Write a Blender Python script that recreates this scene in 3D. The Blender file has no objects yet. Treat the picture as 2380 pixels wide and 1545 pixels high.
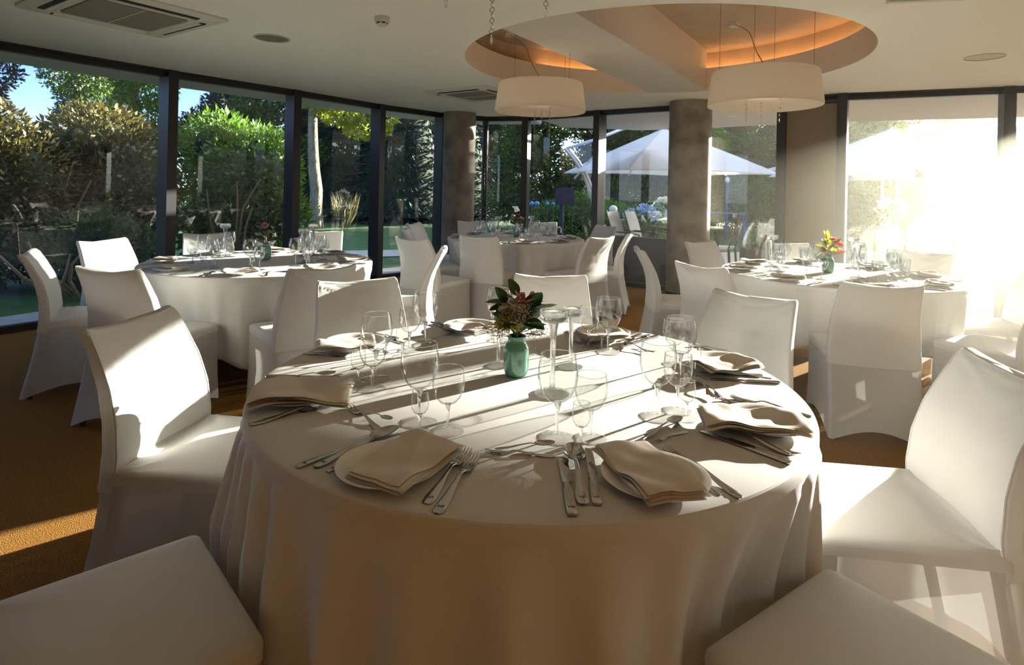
import bpy, bmesh, math, random
import numpy as np
from mathutils import Vector, Matrix
PI = math.pi
S = bpy.context.scene
COL = S.collection
R = math.radians
RNG = random.Random(7)

# ---------------------------------------------------------------- camera model (pixels of the 2380x1545 frame -> points in the room)
F, CX, Y0, ROLL, EYE, CEIL, TOP = 1375.0, 1190.0, 437.0, 0.0215, 1.336, 2.48, 0.75
_c, _s = math.cos(ROLL), math.sin(ROLL)
def ray(px, py):
    x, y = px - CX, py - Y0
    return ((_c*x + _s*y)/F, 1.0, -(-_s*x + _c*y)/F)
def at(px, py, z=TOP):
    r = ray(px, py); t = (z - EYE)/r[2]
    return (r[0]*t, t)
def atY(px, py, Y):
    r = ray(px, py); return (r[0]*Y, Y, r[2]*Y + EYE)

cam_d = bpy.data.cameras.new('camera'); cam = bpy.data.objects.new('camera', cam_d); COL.objects.link(cam)
cam_d.sensor_width = 36.0; cam_d.sensor_fit = 'HORIZONTAL'; cam_d.lens = 36.0*F/2380
cam_d.shift_y = -(772.5 - Y0)/2380; cam_d.clip_end = 500; cam_d.clip_start = 0.05
cam.matrix_world = Matrix.Translation((0, 0, EYE)) @ Matrix.Rotation(R(90), 4, 'X') @ Matrix.Rotation(ROLL, 4, 'Z')
cam_d.dof.use_dof = True; cam_d.dof.focus_distance = 1.75; cam_d.dof.aperture_fstop = 9.0
S.camera = cam
vs = S.view_settings; S.display_settings.display_device = 'sRGB'
vs.view_transform = 'Standard'; vs.look = 'None'; vs.gamma = 1.0; vs.use_curve_mapping = False; vs.exposure = 0.0
cy = S.cycles
cy.max_bounces = 9; cy.diffuse_bounces = 4; cy.glossy_bounces = 4; cy.transmission_bounces = 8; cy.transparent_max_bounces = 22
cy.caustics_reflective = False; cy.caustics_refractive = False; cy.sample_clamp_indirect = 6.0; cy.use_adaptive_sampling = True; cy.adaptive_threshold = .02

# ---------------------------------------------------------------- materials
def mat(name, col=(.8, .8, .8), rough=.6, metal=0.0, spec=.5, var=None, vscale=8.0, bump=0.0, bscale=60.0, bdist=.002,
        stretch=None, emit=None, estr=0.0, translucent=0.0, transparent=0.0, sheen=0.0, coat=0.0, wave=None):
    m = bpy.data.materials.new(name); m.use_nodes = True
    n, l = m.node_tree.nodes, m.node_tree.links
    b = n['Principled BSDF']; out = n['Material Output']
    b.inputs['Base Color'].default_value = (*col, 1); b.inputs['Roughness'].default_value = rough
    b.inputs['Metallic'].default_value = metal; b.inputs['Specular IOR Level'].default_value = spec
    if sheen: b.inputs['Sheen Weight'].default_value = sheen
    if coat: b.inputs['Coat Weight'].default_value = coat; b.inputs['Coat Roughness'].default_value = .05
    if emit: b.inputs['Emission Color'].default_value = (*emit, 1); b.inputs['Emission Strength'].default_value = estr
    tc = n.new('ShaderNodeTexCoord'); src = tc.outputs['Object']
    if stretch:
        mp = n.new('ShaderNodeMapping'); mp.inputs['Scale'].default_value = stretch; l.new(src, mp.inputs['Vector']); src = mp.outputs['Vector']
    colsock = None
    if var:
        t = n.new('ShaderNodeTexNoise'); t.inputs['Scale'].default_value = vscale; t.inputs['Detail'].default_value = 6; l.new(src, t.inputs['Vector'])
        r = n.new('ShaderNodeValToRGB'); r.color_ramp.elements[0].position = .32; r.color_ramp.elements[1].position = .68
        r.color_ramp.elements[0].color = (*col, 1); r.color_ramp.elements[1].color = (*var, 1)
        l.new(t.outputs['Fac'], r.inputs['Fac']); l.new(r.outputs['Color'], b.inputs['Base Color']); colsock = r.outputs['Color']
    if bump:
        if wave:
            t2 = n.new('ShaderNodeTexWave'); t2.inputs['Scale'].default_value = bscale; t2.inputs['Distortion'].default_value = wave; t2.inputs['Detail'].default_value = 3
        else:
            t2 = n.new('ShaderNodeTexNoise'); t2.inputs['Scale'].default_value = bscale; t2.inputs['Detail'].default_value = 4
        l.new(src, t2.inputs['Vector'])
        bp = n.new('ShaderNodeBump'); bp.inputs['Strength'].default_value = bump; bp.inputs['Distance'].default_value = bdist
        l.new(t2.outputs['Fac'], bp.inputs['Height']); l.new(bp.outputs['Normal'], b.inputs['Normal'])
    last = b.outputs['BSDF']
    if translucent:
        tr = n.new('ShaderNodeBsdfTranslucent'); tr.inputs['Color'].default_value = (*col, 1)
        if colsock: l.new(colsock, tr.inputs['Color'])
        mx = n.new('ShaderNodeMixShader'); mx.inputs[0].default_value = translucent
        l.new(last, mx.inputs[1]); l.new(tr.outputs[0], mx.inputs[2]); last = mx.outputs[0]
    if transparent:
        tp = n.new('ShaderNodeBsdfTransparent'); mx = n.new('ShaderNodeMixShader'); mx.inputs[0].default_value = transparent
        l.new(last, mx.inputs[1]); l.new(tp.outputs[0], mx.inputs[2]); last = mx.outputs[0]
    l.new(last, out.inputs['Surface'])
    return m

def thin_glass(name, f0=.04, edge=(.45, .47, .46), centre=(.97, .975, .97), power=1.0, rough=0.0):
    """a thin pane or bowl wall: straight-through light, darker where seen edge-on, mirror reflection by the angle"""
    m = bpy.data.materials.new(name); m.use_nodes = True
    n, l = m.node_tree.nodes, m.node_tree.links
    n.remove(n['Principled BSDF']); out = n['Material Output']
    lw = n.new('ShaderNodeLayerWeight'); lw.inputs['Blend'].default_value = .5
    cr = n.new('ShaderNodeValToRGB'); cr.color_ramp.elements[0].position = .45; cr.color_ramp.elements[0].color = (*centre, 1)
    cr.color_ramp.elements[1].position = 1.0; cr.color_ramp.elements[1].color = (*edge, 1)
    l.new(lw.outputs['Facing'], cr.inputs['Fac'])
    tp = n.new('ShaderNodeBsdfTransparent'); l.new(cr.outputs['Color'], tp.inputs['Color'])
    gl = n.new('ShaderNodeBsdfGlossy'); gl.inputs['Roughness'].default_value = rough; gl.inputs['Color'].default_value = (1, 1, 1, 1)
    fr = n.new('ShaderNodeLayerWeight'); fr.inputs['Blend'].default_value = .5
    pw = n.new('ShaderNodeMath'); pw.operation = 'POWER'; pw.inputs[1].default_value = 5.0; l.new(fr.outputs['Facing'], pw.inputs[0])
    mp = n.new('ShaderNodeMapRange'); mp.inputs['To Min'].default_value = f0*2; mp.inputs['To Max'].default_value = power; l.new(pw.outputs[0], mp.inputs['Value'])
    mx = n.new('ShaderNodeMixShader'); l.new(mp.outputs[0], mx.inputs[0]); l.new(tp.outputs[0], mx.inputs[1]); l.new(gl.outputs[0], mx.inputs[2])
    l.new(mx.outputs[0], out.inputs['Surface'])
    return m
def solid_glass(name):
    """thick clear glass: refracts, and lets straight light through so that it is never black in shade"""
    m = bpy.data.materials.new(name); m.use_nodes = True
    n, l = m.node_tree.nodes, m.node_tree.links
    n.remove(n['Principled BSDF']); out = n['Material Output']
    g = n.new('ShaderNodeBsdfGlass'); g.inputs['IOR'].default_value = 1.47; g.inputs['Roughness'].default_value = 0
    tp = n.new('ShaderNodeBsdfTransparent'); tp.inputs['Color'].default_value = (.95, .96, .955, 1)
    mx = n.new('ShaderNodeMixShader'); mx.inputs[0].default_value = .32
    l.new(g.outputs[0], mx.inputs[1]); l.new(tp.outputs[0], mx.inputs[2]); l.new(mx.outputs[0], out.inputs['Surface'])
    return m

M = {}
M['cover'] = mat('stretch_cover_fabric', (.73, .722, .70), .75, spec=.2, bump=.25, bscale=380, bdist=.0006, translucent=.16, sheen=.15)
M['skirt'] = mat('stretch_skirt_fabric', (.73, .722, .70), .75, spec=.2, bump=.25, bscale=380, bdist=.0006, translucent=.30, transparent=.14)
M['cloth'] = mat('table_linen', (.765, .75, .72), .8, spec=.15, bump=.35, bscale=420, bdist=.0005, translucent=.14)
M['napkin'] = mat('napkin_linen', (.80, .735, .655), .85, spec=.1, bump=.4, bscale=700, bdist=.0004, translucent=.08)
M['china'] = mat('white_china', (.84, .82, .78), .18, spec=.5, coat=.3)
M['steel'] = mat('polished_steel', (.48, .455, .43), .13, metal=1.0)
M['engraving'] = mat('engraving', (.14, .125, .11), .5, metal=.5)
M['bowl'] = thin_glass('thin_bowl_glass', .05, (.34, .36, .36), (.965, .97, .965), .9)
M['foot'] = thin_glass('thin_foot_glass', .05, (.80, .82, .81), (.975, .98, .975), .9)
M['solid'] = solid_glass('solid_clear_glass')
M['pane'] = thin_glass('window_glass', .035, (.6, .65, .65), (.90, .92, .92), .9)
M['vase'] = mat('celadon_glaze', (.125, .33, .225), .12, spec=.6, coat=.6)
M['leaf_dark'] = mat('bouquet_leaf', (.022, .06, .018), .38, var=(.05, .11, .03), vscale=25, translucent=.18)
M['stem'] = mat('green_stem', (.10, .13, .04), .6)
M['pink'] = mat('pink_petal', (.55, .17, .22), .6, var=(.68, .32, .36), vscale=60, translucent=.3)
M['cream_petal'] = mat('cream_petal', (.66, .53, .34), .65, var=(.55, .41, .26), vscale=30, translucent=.3)
M['chrys'] = mat('yellow_green_petal', (.34, .35, .05), .65, var=(.48, .46, .10), vscale=40, translucent=.25)
M['red'] = mat('deep_red_petal', (.30, .012, .03), .6, var=(.5, .05, .08), vscale=40, translucent=.2)
M['coral'] = mat('coral_petal', (.80, .22, .16), .6, var=(.85, .42, .3), vscale=40, translucent=.3)
M['white_petal'] = mat('white_petal', (.75, .72, .6), .6, translucent=.3)
M['yellow_leaf'] = mat('yellow_green_leaf', (.30, .36, .03), .5, var=(.45, .45, .05), vscale=20, translucent=.35)
M['gyp'] = mat('dried_blossom', (.62, .50, .28), .8)
M['twig'] = mat('brown_twig', (.13, .085, .04), .8)
M['carpet'] = mat('brown_carpet', (.36, .180, .045), .95, spec=.05, var=(.17, .078, .019), vscale=160, bump=.8, bscale=220, bdist=.01)
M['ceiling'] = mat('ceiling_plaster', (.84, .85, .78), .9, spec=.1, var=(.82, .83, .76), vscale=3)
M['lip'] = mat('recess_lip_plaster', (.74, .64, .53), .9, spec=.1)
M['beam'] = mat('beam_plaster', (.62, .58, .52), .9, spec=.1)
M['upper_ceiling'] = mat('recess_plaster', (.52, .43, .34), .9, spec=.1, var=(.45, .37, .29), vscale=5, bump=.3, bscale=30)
M['backwall'] = mat('warm_plaster', (.48, .40, .35), .85, var=(.45, .37, .32), vscale=3)
M['concrete'] = mat('fair_faced_concrete', (.33, .275, .225), .8, var=(.165, .135, .11), vscale=4.5, bump=.3, bscale=18, bdist=.006)
M['frame'] = mat('dark_anodised_frame', (.035, .032, .034), .42, metal=.4)
M['ac_white'] = mat('conditioner_plastic', (.62, .61, .52), .5)
M['ac_grille'] = mat('conditioner_grille', (.22, .195, .15), .7, bump=.6, bscale=220, bdist=.003)
M['black'] = mat('dark_slot', (.012, .011, .012), .6)
M['grey_mesh'] = mat('speaker_mesh', (.20, .185, .165), .7, bump=.5, bscale=400, bdist=.002)
M['cream_mesh'] = mat('cream_speaker_mesh', (.58, .54, .40), .7, bump=.4, bscale=400, bdist=.002)
M['lampshade'] = mat('pleated_lampshade', (.78, .70, .58), .8, translucent=.35)
M['wire'] = mat('steel_wire', (.25, .22, .2), .4, metal=.8)
M['crystal'] = solid_glass('cut_crystal')
M['chrome'] = mat('chrome', (.75, .74, .72), .12, metal=1.0)
M['led'] = mat('amber_led', (.9, .4, .1), .5, emit=(1.0, .50, .17), estr=11.0)
M['blind'] = mat('brown_blind_fabric', (.19, .14, .095), .9, bump=.4, bscale=500, bdist=.001, stretch=(1, 1, .2))
M['wood_dark'] = mat('dark_beech', (.045, .025, .015), .4, var=(.07, .04, .02), vscale=20, stretch=(1, 1, .1))
M['green_sign'] = mat('green_sign_face', (.01, .28, .12), .4, emit=(.02, .5, .2), estr=.5)
M['decal'] = mat('brown_decal', (.16, .09, .03), .6)

# ---------------------------------------------------------------- mesh helpers
class MB:
    def __init__(s): s.v = []; s.f = []
    def add(s, vs, fs):
        o = len(s.v); s.v += [tuple(p) for p in vs]; s.f += [tuple(i + o for i in f) for f in fs]; return s
    def box(s, c, d, rz=0.0, tilt=None):
        hx, hy, hz = d[0]/2, d[1]/2, d[2]/2
        m = Matrix.Rotation(rz, 3, 'Z')
        if tilt: m = m @ Matrix.Rotation(tilt[1], 3, tilt[0])
        vs = [Vector(c) + m @ Vector((x*hx, y*hy, z*hz)) for x in (-1, 1) for y in (-1, 1) for z in (-1, 1)]
        return s.add(vs, [(0, 1, 3, 2), (4, 6, 7, 5), (0, 4, 5, 1), (2, 3, 7, 6), (0, 2, 6, 4), (1, 5, 7, 3)])
    def rings(s, rings, cap0=False, cap1=False, closed=True):
        o = len(s.v); n = len(rings[0])
        for r in rings: s.v += [tuple(p) for p in r]
        for k in range(len(rings) - 1):
            for i in range(n if closed else n - 1):
                j = (i + 1) % n
                s.f.append((o + k*n + i, o + k*n + j, o + (k + 1)*n + j, o + (k + 1)*n + i))
        if cap0: s.f.append(tuple(o + i for i in reversed(range(n))))
        if cap1: s.f.append(tuple(o + (len(rings) - 1)*n + i for i in range(n)))
        return s
    def lathe(s, prof, seg=32, c=(0, 0, 0), cap0=False, cap1=False):
        rs = [[(c[0] + r*math.cos(2*PI*i/seg), c[1] + r*math.sin(2*PI*i/seg), c[2] + z) for i in range(seg)] for r, z in prof]
        return s.rings(rs, cap0, cap1)
    def tube(s, pts, rad, seg=8, caps=True):
        pts = [Vector(p) for p in pts]; n = len(pts)
        rad = [float(q) for q in rad] if hasattr(rad, '__len__') else [float(rad)]*n
        up = Vector((0, 0, 1)); rs = []; prev = None
        for i, p in enumerate(pts):
            d = (pts[min(i + 1, n - 1)] - pts[max(i - 1, 0)]).normalized()
            a = prev if prev else (up if abs(d.z) < .95 else Vector((1, 0, 0)))
            x = (a - d*a.dot(d)).normalized(); y = d.cross(x); prev = x
            rs.append([p + rad[i]*(math.cos(2*PI*k/seg)*x + math.sin(2*PI*k/seg)*y) for k in range(seg)])
        return s.rings(rs, caps, caps)
    def grid(s, nx, ny, fn):
        o = len(s.v)
        for j in range(ny + 1):
            for i in range(nx + 1): s.v.append(tuple(fn(i/nx, j/ny)))
        for j in range(ny):
            for i in range(nx):
                a = o + j*(nx + 1) + i; s.f.append((a, a + 1, a + nx + 2, a + nx + 1))
        return s
    def prism(s, poly, z0, z1):
        n = len(poly)
        return s.rings([[(x, y, z0) for x, y in poly], [(x, y, z1) for x, y in poly]], True, True)
    def ball(s, c, r, seg=12, rg=8, sc=(1, 1, 1)):
        prof = [(math.sin(PI*k/rg), -math.cos(PI*k/rg)) for k in range(rg + 1)]
        prof[0] = (1e-4, -1); prof[-1] = (1e-4, 1)
        rs = [[(c[0] + r*a*sc[0]*math.cos(2*PI*i/seg), c[1] + r*a*sc[1]*math.sin(2*PI*i/seg), c[2] + r*b*sc[2]) for i in range(seg)] for a, b in prof]
        return s.rings(rs)
    def mesh(s, name, m, smooth=True, angle=40):
        me = bpy.data.meshes.new(name); me.from_pydata(s.v, [], s.f); me.materials.append(m)
        if smooth:
            me.polygons.foreach_set('use_smooth', [True]*len(me.polygons)); me.set_sharp_from_angle(angle=R(angle))
        me.update(); return me
    def build(s, name, m, parent=None, loc=(0, 0, 0), rz=0.0, smooth=True, angle=40, fixn=True):
        me = s.mesh(name, m, smooth, angle)
        if fixn:
            bm = bmesh.new(); bm.from_mesh(me); bmesh.ops.recalc_face_normals(bm, faces=bm.faces); bm.to_mesh(me); bm.free()
            if smooth: me.set_sharp_from_angle(angle=R(angle))
        return place(name, me, parent, loc, rz)
def place(name, me, parent=None, loc=(0, 0, 0), rz=0.0):
    o = bpy.data.objects.new(name, me); COL.objects.link(o); o.location = loc; o.rotation_euler = (0, 0, rz)
    if parent: o.parent = parent
    return o
def tag(o, label=None, cat=None, group=None, kind=None):
    if label: o['label'] = label
    if cat: o['category'] = cat
    if group: o['group'] = group
    if kind: o['kind'] = kind
    return o
def thing(name, label, cat, loc=(0, 0, 0), rz=0.0, group=None):
    o = bpy.data.objects.new(name, None); COL.objects.link(o); o.location = loc; o.rotation_euler = (0, 0, rz); o.empty_display_size = .1
    return tag(o, label, cat, group)
KIDS = {}
def kids(o):
    return [c for c in COL.objects if c.parent == o]
def proto_parts(root):
    """the parts of a first thing and their sub-parts, read once"""
    return [(c, [g for g in kids(c)]) for c in kids(root)]
def dup(root, parts, loc, rz, label, group, scale=1.0):
    r = root.copy(); COL.objects.link(r); r.location = loc; r.rotation_euler = (0, 0, rz); r.scale = (scale,)*3
    r['label'] = label; r['group'] = group
    for c, gs in parts:
        d = c.copy(); COL.objects.link(d); d.parent = r
        for g in gs:
            e = g.copy(); COL.objects.link(e); e.parent = d
    return r
class Stamp:
    """first call uses the first thing itself, later calls copy it"""
    def __init__(s, root): s.root = root; s.parts = proto_parts(root); s.used = False
    def __call__(s, loc, rz, label, group, scale=1.0):
        if not s.used:
            s.used = True; r = s.root; r.location = loc; r.rotation_euler = (0, 0, rz); r.scale = (scale,)*3; r['label'] = label; r['group'] = group
            return r
        return dup(s.root, s.parts, loc, rz, label, group, scale)
def struct(o): o['kind'] = 'structure'; return o
def leafmesh(name, m, P, D, L, W, seed=0, bend=.15):
    """many leaves in one mesh: P base points, D directions (n,3), L lengths, W widths"""
    rs = np.random.RandomState(seed); n = len(P)
    D = D/np.linalg.norm(D, axis=1, keepdims=True)
    A = rs.normal(size=(n, 3)); X = np.cross(D, A); X /= np.linalg.norm(X, axis=1, keepdims=True); N = np.cross(X, D)
    L = np.broadcast_to(L, (n,))[:, None]; W = np.broadcast_to(W, (n,))[:, None]
    v = np.stack([P, P + D*L*.45 + X*W*.5 + N*L*bend*.5, P + D*L, P + D*L*.45 - X*W*.5 + N*L*bend*.5], 1).reshape(-1, 3)
    me = bpy.data.meshes.new(name); me.vertices.add(4*n); me.vertices.foreach_set('co', v.astype(np.float32).ravel())
    me.loops.add(4*n); me.loops.foreach_set('vertex_index', np.arange(4*n, dtype=np.int32))
    me.polygons.add(n); me.polygons.foreach_set('loop_start', np.arange(0, 4*n, 4, dtype=np.int32)); me.polygons.foreach_set('loop_total', np.full(n, 4, dtype=np.int32))
    me.materials.append(m); me.update(calc_edges=True); me.validate(); return me
# ================================================================ the room shell
WALL = [(-5.35, -3.0), (-5.35, 2.1), (-5.05, 3.6), (-4.43, 4.92), (-3.60, 6.17), (-2.71, 7.28), (-1.92, 8.40), (-1.13, 9.25), (-.45, 9.62), (.21, 9.42),
        (1.25, 8.55), (2.25, 7.86), (3.22, 7.05), (3.73, 6.70), (5.07, 6.08), (6.45, 5.42), (7.75, 4.70), (8.3, 3.2), (8.3, -3.0)]
HOLE, HR = (1.25, 5.27), 1.69
def ray_poly(c, a, poly):
    best = 1e9; dx, dy = math.cos(a), math.sin(a)
    for i in range(len(poly)):
        (x1, y1), (x2, y2) = poly[i], poly[(i + 1) % len(poly)]
        ex, ey = x2 - x1, y2 - y1; den = dx*ey - dy*ex
        if abs(den) < 1e-9: continue
        t = ((x1 - c[0])*ey - (y1 - c[1])*ex)/den; u = ((x1 - c[0])*dy - (y1 - c[1])*dx)/den
        if t > 0 and -1e-6 <= u <= 1 + 1e-6: best = min(best, t)
    return best
mb = MB(); mb.f.append(tuple(range(len(WALL)))); mb.v = [(x, y, 0) for x, y in WALL]
struct(mb.build('floor', M['carpet'], smooth=False))
angs = sorted(set([2*PI*i/120 - PI for i in range(120)] + [math.atan2(y - HOLE[1], x - HOLE[0]) for x, y in WALL]))
inn = [(HOLE[0] + HR*math.cos(a), HOLE[1] + HR*math.sin(a)) for a in angs]
outr = [(HOLE[0] + ray_poly(HOLE, a, WALL)*math.cos(a), HOLE[1] + ray_poly(HOLE, a, WALL)*math.sin(a)) for a in angs]
mb = MB(); LIP = 2.74; UP = 2.95; R2 = 1.86
n2 = [(HOLE[0] + R2*math.cos(a), HOLE[1] + R2*math.sin(a)) for a in angs]
mb.rings([[(x, y, CEIL) for x, y in outr], [(x, y, CEIL) for x, y in inn]])
ceil = struct(mb.build('ceiling', M['ceiling'], smooth=False, fixn=False))
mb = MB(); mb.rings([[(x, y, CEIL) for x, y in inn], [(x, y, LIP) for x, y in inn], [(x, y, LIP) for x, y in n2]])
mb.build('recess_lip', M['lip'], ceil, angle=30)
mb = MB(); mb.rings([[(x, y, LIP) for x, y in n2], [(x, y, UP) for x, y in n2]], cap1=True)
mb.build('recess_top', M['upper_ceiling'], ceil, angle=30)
# roof deck above so that no daylight leaks in
mb = MB(); mb.v = [(x, y, 3.05) for x, y in WALL]; mb.f.append(tuple(range(len(WALL)))); struct(mb.build('roof', M['concrete'], smooth=False))
# the beam across the round recess
bd = Vector((.535, .845, 0)).normalized(); bn = Vector((bd.y, -bd.x, 0))
p0 = Vector((-.118, 4.271, 0)); p1 = p0 + bn*.637
def span(p):
    w = p - Vector((*HOLE, 0)); b = w.dot(bd); c = w.dot(w) - (HR - .004)**2; q = math.sqrt(b*b - c)
    return p + bd*(-b - q), p + bd*(-b + q)
a0, a1 = span(p0); b0, b1 = span(p1)
pm = (p0 + p1)/2; m0, m1 = span(pm)
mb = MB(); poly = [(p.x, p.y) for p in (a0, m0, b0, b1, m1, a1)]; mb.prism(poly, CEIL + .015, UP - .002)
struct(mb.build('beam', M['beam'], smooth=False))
# amber strips on the ledge of the recess
for k, (d0, d1) in enumerate(((-62, 62), (76, 122), (170, 236))):
    mb = MB(); pts = [(HOLE[0] + 1.79*math.cos(R(d)), HOLE[1] + 1.79*math.sin(R(d)), LIP + .012) for d in np.linspace(d0, d1, 30)]
    mb.tube(pts, .007, 6)
    tag(mb.build('light_strip', M['led']), ('amber strip light on the ledge of the round recess, right of beam', 'amber strip light on the recess ledge, far end left of beam', 'amber strip light on the recess ledge, at its left end')[k], 'strip light', 'strip lights of the ceiling recess')
# opaque walls behind the camera
def wall(name, i0, i1, m):
    mb = MB()
    for i in range(i0, i1):
        a, b = WALL[i], WALL[i + 1]
        mb.f.append(tuple(len(mb.v) + k for k in range(4))); mb.v += [(a[0], a[1], 0), (b[0], b[1], 0), (b[0], b[1], CEIL), (a[0], a[1], CEIL)]
    return struct(mb.build(name, m, smooth=False, fixn=False))
wall('wall_left', 0, 1, M['backwall']); wall('wall_right', 17, 18, M['backwall'])
mb = MB(); mb.add([(-5.35, -3, 0), (8.3, -3, 0), (8.3, -3, CEIL), (-5.35, -3, CEIL)], [(0, 1, 2, 3)]); struct(mb.build('wall_back', M['backwall'], smooth=False))
# glazed segments: pane, posts, head and sill rails
def window(no, i, post=True, rail=True):
    a, b = Vector((*WALL[i], 0)), Vector((*WALL[i + 1], 0)); d = b - a; L = d.length; rz = math.atan2(d.y, d.x)
    w = bpy.data.objects.new('window_%d' % no, None); COL.objects.link(w); w.location = a; w.rotation_euler = (0, 0, rz); w['kind'] = 'structure'
    mb = MB(); mb.add([(0.03, 0, .05), (L - .03, 0, .05), (L - .03, 0, CEIL - .05), (.03, 0, CEIL - .05)], [(0, 1, 2, 3)]); mb.build('pane', M['pane'], w, smooth=False)
    mb = MB(); mb.box((L/2, 0, .03), (L, .07, .06)); mb.box((L/2, 0, CEIL - .035), (L, .075, .07)); mb.box((L/2, -.045, CEIL - .012), (L, .05, .022))
    for x in (.028, L - .028): mb.box((x, 0, CEIL/2), (.03, .055, CEIL))
    mb.build('window_frame', M['frame'], w, smooth=False)
    if post:
        mb = MB(); mb.box((L, 0, CEIL/2), (.10, .20, CEIL - .004)); mb.build('mullion', M['frame'], w, smooth=False)
    return w
WIN = {}
for no, i in enumerate(range(1, 17), 1): WIN[i] = window(no, i, post=(i not in (7,)))
# round concrete columns
for (x, y, r, nm) in ((-.83, 9.15, .25, 'column'), (2.25, 7.52, .262, 'column')):
    mb = MB(); mb.lathe([(r, 0), (r, CEIL - .001)], 48, (x, y, 0)); c = struct(mb.build(nm, M['concrete']))
    mb = MB(); mb.lathe([(r + .006, 0), (r + .006, .07), (r, .075)], 48, (x, y, 0)); mb.build('column_plinth', M['frame'], c)
# roof overhang outside the glass
def overhang(name, idx, depth, drop):
    mb = MB(); pts = [Vector(WALL[i]) for i in idx]; outp = []
    for k, p in enumerate(pts):
        t = (pts[min(k + 1, len(pts) - 1)] - pts[max(k - 1, 0)]).normalized(); nrm = Vector((-t.y, t.x))
        dd = depth[k] if hasattr(depth, '__len__') else depth
        outp.append(p + nrm*dd)
    dz = lambda k: drop[k] if hasattr(drop, '__len__') else drop
    lo = [[(p.x, p.y, CEIL + .02) for p in pts], [(q.x, q.y, CEIL + .02 - dz(k)) for k, q in enumerate(outp)],
          [(q.x, q.y, CEIL + .10 - dz(k)) for k, q in enumerate(outp)], [(p.x, p.y, 3.06) for p in pts]]
    mb.rings(lo, closed=False); return struct(mb.build(name, M['soffit'], smooth=False))
M['soffit'] = mat('soffit_boards', (.70, .69, .66), .8)
overhang('roof_overhang', [0, 1, 2, 3, 4, 5, 6, 7, 8, 9], .95, .04)
overhang('roof_awning', [9, 10, 11, 12, 13, 14, 15, 16, 17], [1.0, 1.35, 1.4, 1.4, 1.4, 1.4, 1.4, 1.4, 1.4], [.10, .18, .18, .18, .18, .18, .18, .18, .18])
# the brown roller blind drawn down over one window of the right wall
a, b = Vector((*WALL[12], 0)), Vector((*WALL[13], 0)); d = b - a; nrm = Vector((d.y, -d.x, 0)).normalized()
t = thing('roller_blind', 'brown roller blind drawn down over narrow window right of hanging lamp', 'blind', a + nrm*.06, math.atan2(d.y, d.x))
L = d.length
mb = MB(); mb.box((L/2, 0, (.34 + CEIL - .1)/2), (L - .08, .004, CEIL - .1 - .34)); mb.build('blind_fabric', M['blind'], t, smooth=False)
mb = MB(); mb.box((L/2, 0, .33), (L - .08, .018, .03)); mb.build('bottom_bar', M['frame'], t, smooth=False)
mb = MB(); mb.tube([(.05, 0, CEIL - .075), (L - .05, 0, CEIL - .075)], .03, 12); mb.build('roller', M['frame'], t)
# long door pull on the right glass door
hp = atY(2331, 600, 6.0)
t = thing('door_pull', 'slim steel pull bar on the glass door post at right', 'handle', (4.86, 6.05, 0), -.43)
mb = MB(); mb.tube([(0, -.02, .95), (0, -.02, 1.45)], .012, 10); mb.build('pull_bar', M['chrome'], t)
for z in (1.0, 1.4):
    mb = MB(); mb.tube([(0, -.02, z), (0, .10, z)], .008, 8); mb.build('standoff', M['chrome'], t)
# bird silhouette sticker on the right pane
a, b = Vector(WALL[13]), Vector(WALL[14]); d = (b - a)
u = None
for k in range(1000):
    q = a + d*(k/1000)
    if q.x/q.y >= ray(2136, 405)[0]: u = q; break
bz = EYE + ray(2136, 405)[2]*u.y
pts = [(-.03, .055), (-.012, .03), (0, .018), (.02, .022), (.028, .01), (.02, 0), (.075, -.04), (.03, -.02), (.005, -.018), (-.012, -.03), (-.035, -.012), (-.02, -.004), (-.012, .012), (-.025, .03)]
mb = MB(); mb.rings([[(x*1.25, -.004, z*1.25) for x, z in pts], [(x*1.25, -.006, z*1.25) for x, z in pts]], True, True)
tag(mb.build('bird_sticker', M['decal'], None, (u.x, u.y, bz), math.atan2(d.y, d.x), smooth=False), 'brown bird silhouette sticker on the big right window pane', 'sticker')

# ================================================================ ceiling fittings
TH = .6
def conditioner(c, label):
    t = thing('air_conditioner', label, 'air conditioner', (c[0], c[1], CEIL), -TH, 'ceiling air conditioners')
    mb = MB(); h = .475
    def sqr(s, z, r=.03, k=4):
        out = []
        for cx, cyy, a in ((s - r, s - r, 0), (-s + r, s - r, 90), (-s + r, -s + r, 180), (s - r, -s + r, 270)):
            out += [(cx + r*math.cos(R(a + 90*j/k)), cyy + r*math.sin(R(a + 90*j/k)), z) for j in range(k + 1)]
        return out
    mb.rings([sqr(h, 0), sqr(h, -.012), sqr(h - .02, -.022), sqr(.30, -.03), sqr(.29, -.022)], False, True); mb.build('panel', M['ac_white'], t, angle=25)
    mb = MB(); mb.rings([sqr(.285, -.023), sqr(.285, -.031)], True, True); g = mb.build('grille', M['ac_grille'], t, smooth=False)
    mb = MB(); mb.box((0, 0, -.032), (.57, .008, .006)); mb.build('grille_bar', M['ac_white'], g, smooth=False)
    for k in range(4):
        q = Matrix.Rotation(k*PI/2, 4, 'Z')
        mb = MB(); p = q @ Vector((0, .375, -.0255)); mb.box(p, (.60, .045, .012), k*PI/2); mb.build('air_slot', M['black'], t, smooth=False)
        mb = MB(); p = q @ Vector((0, .352, -.031)); mb.box(p, (.585, .03, .006), k*PI/2, ('X', R(-18))); mb.build('louvre_flap', M['ac_white'], t, smooth=False)
    return t
conditioner((-2.667, 4.04), 'white ceiling air conditioner above the left window table, nearer one')
conditioner((-.446, 7.24), 'white ceiling air conditioner half behind the left hanging lamp')
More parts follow.
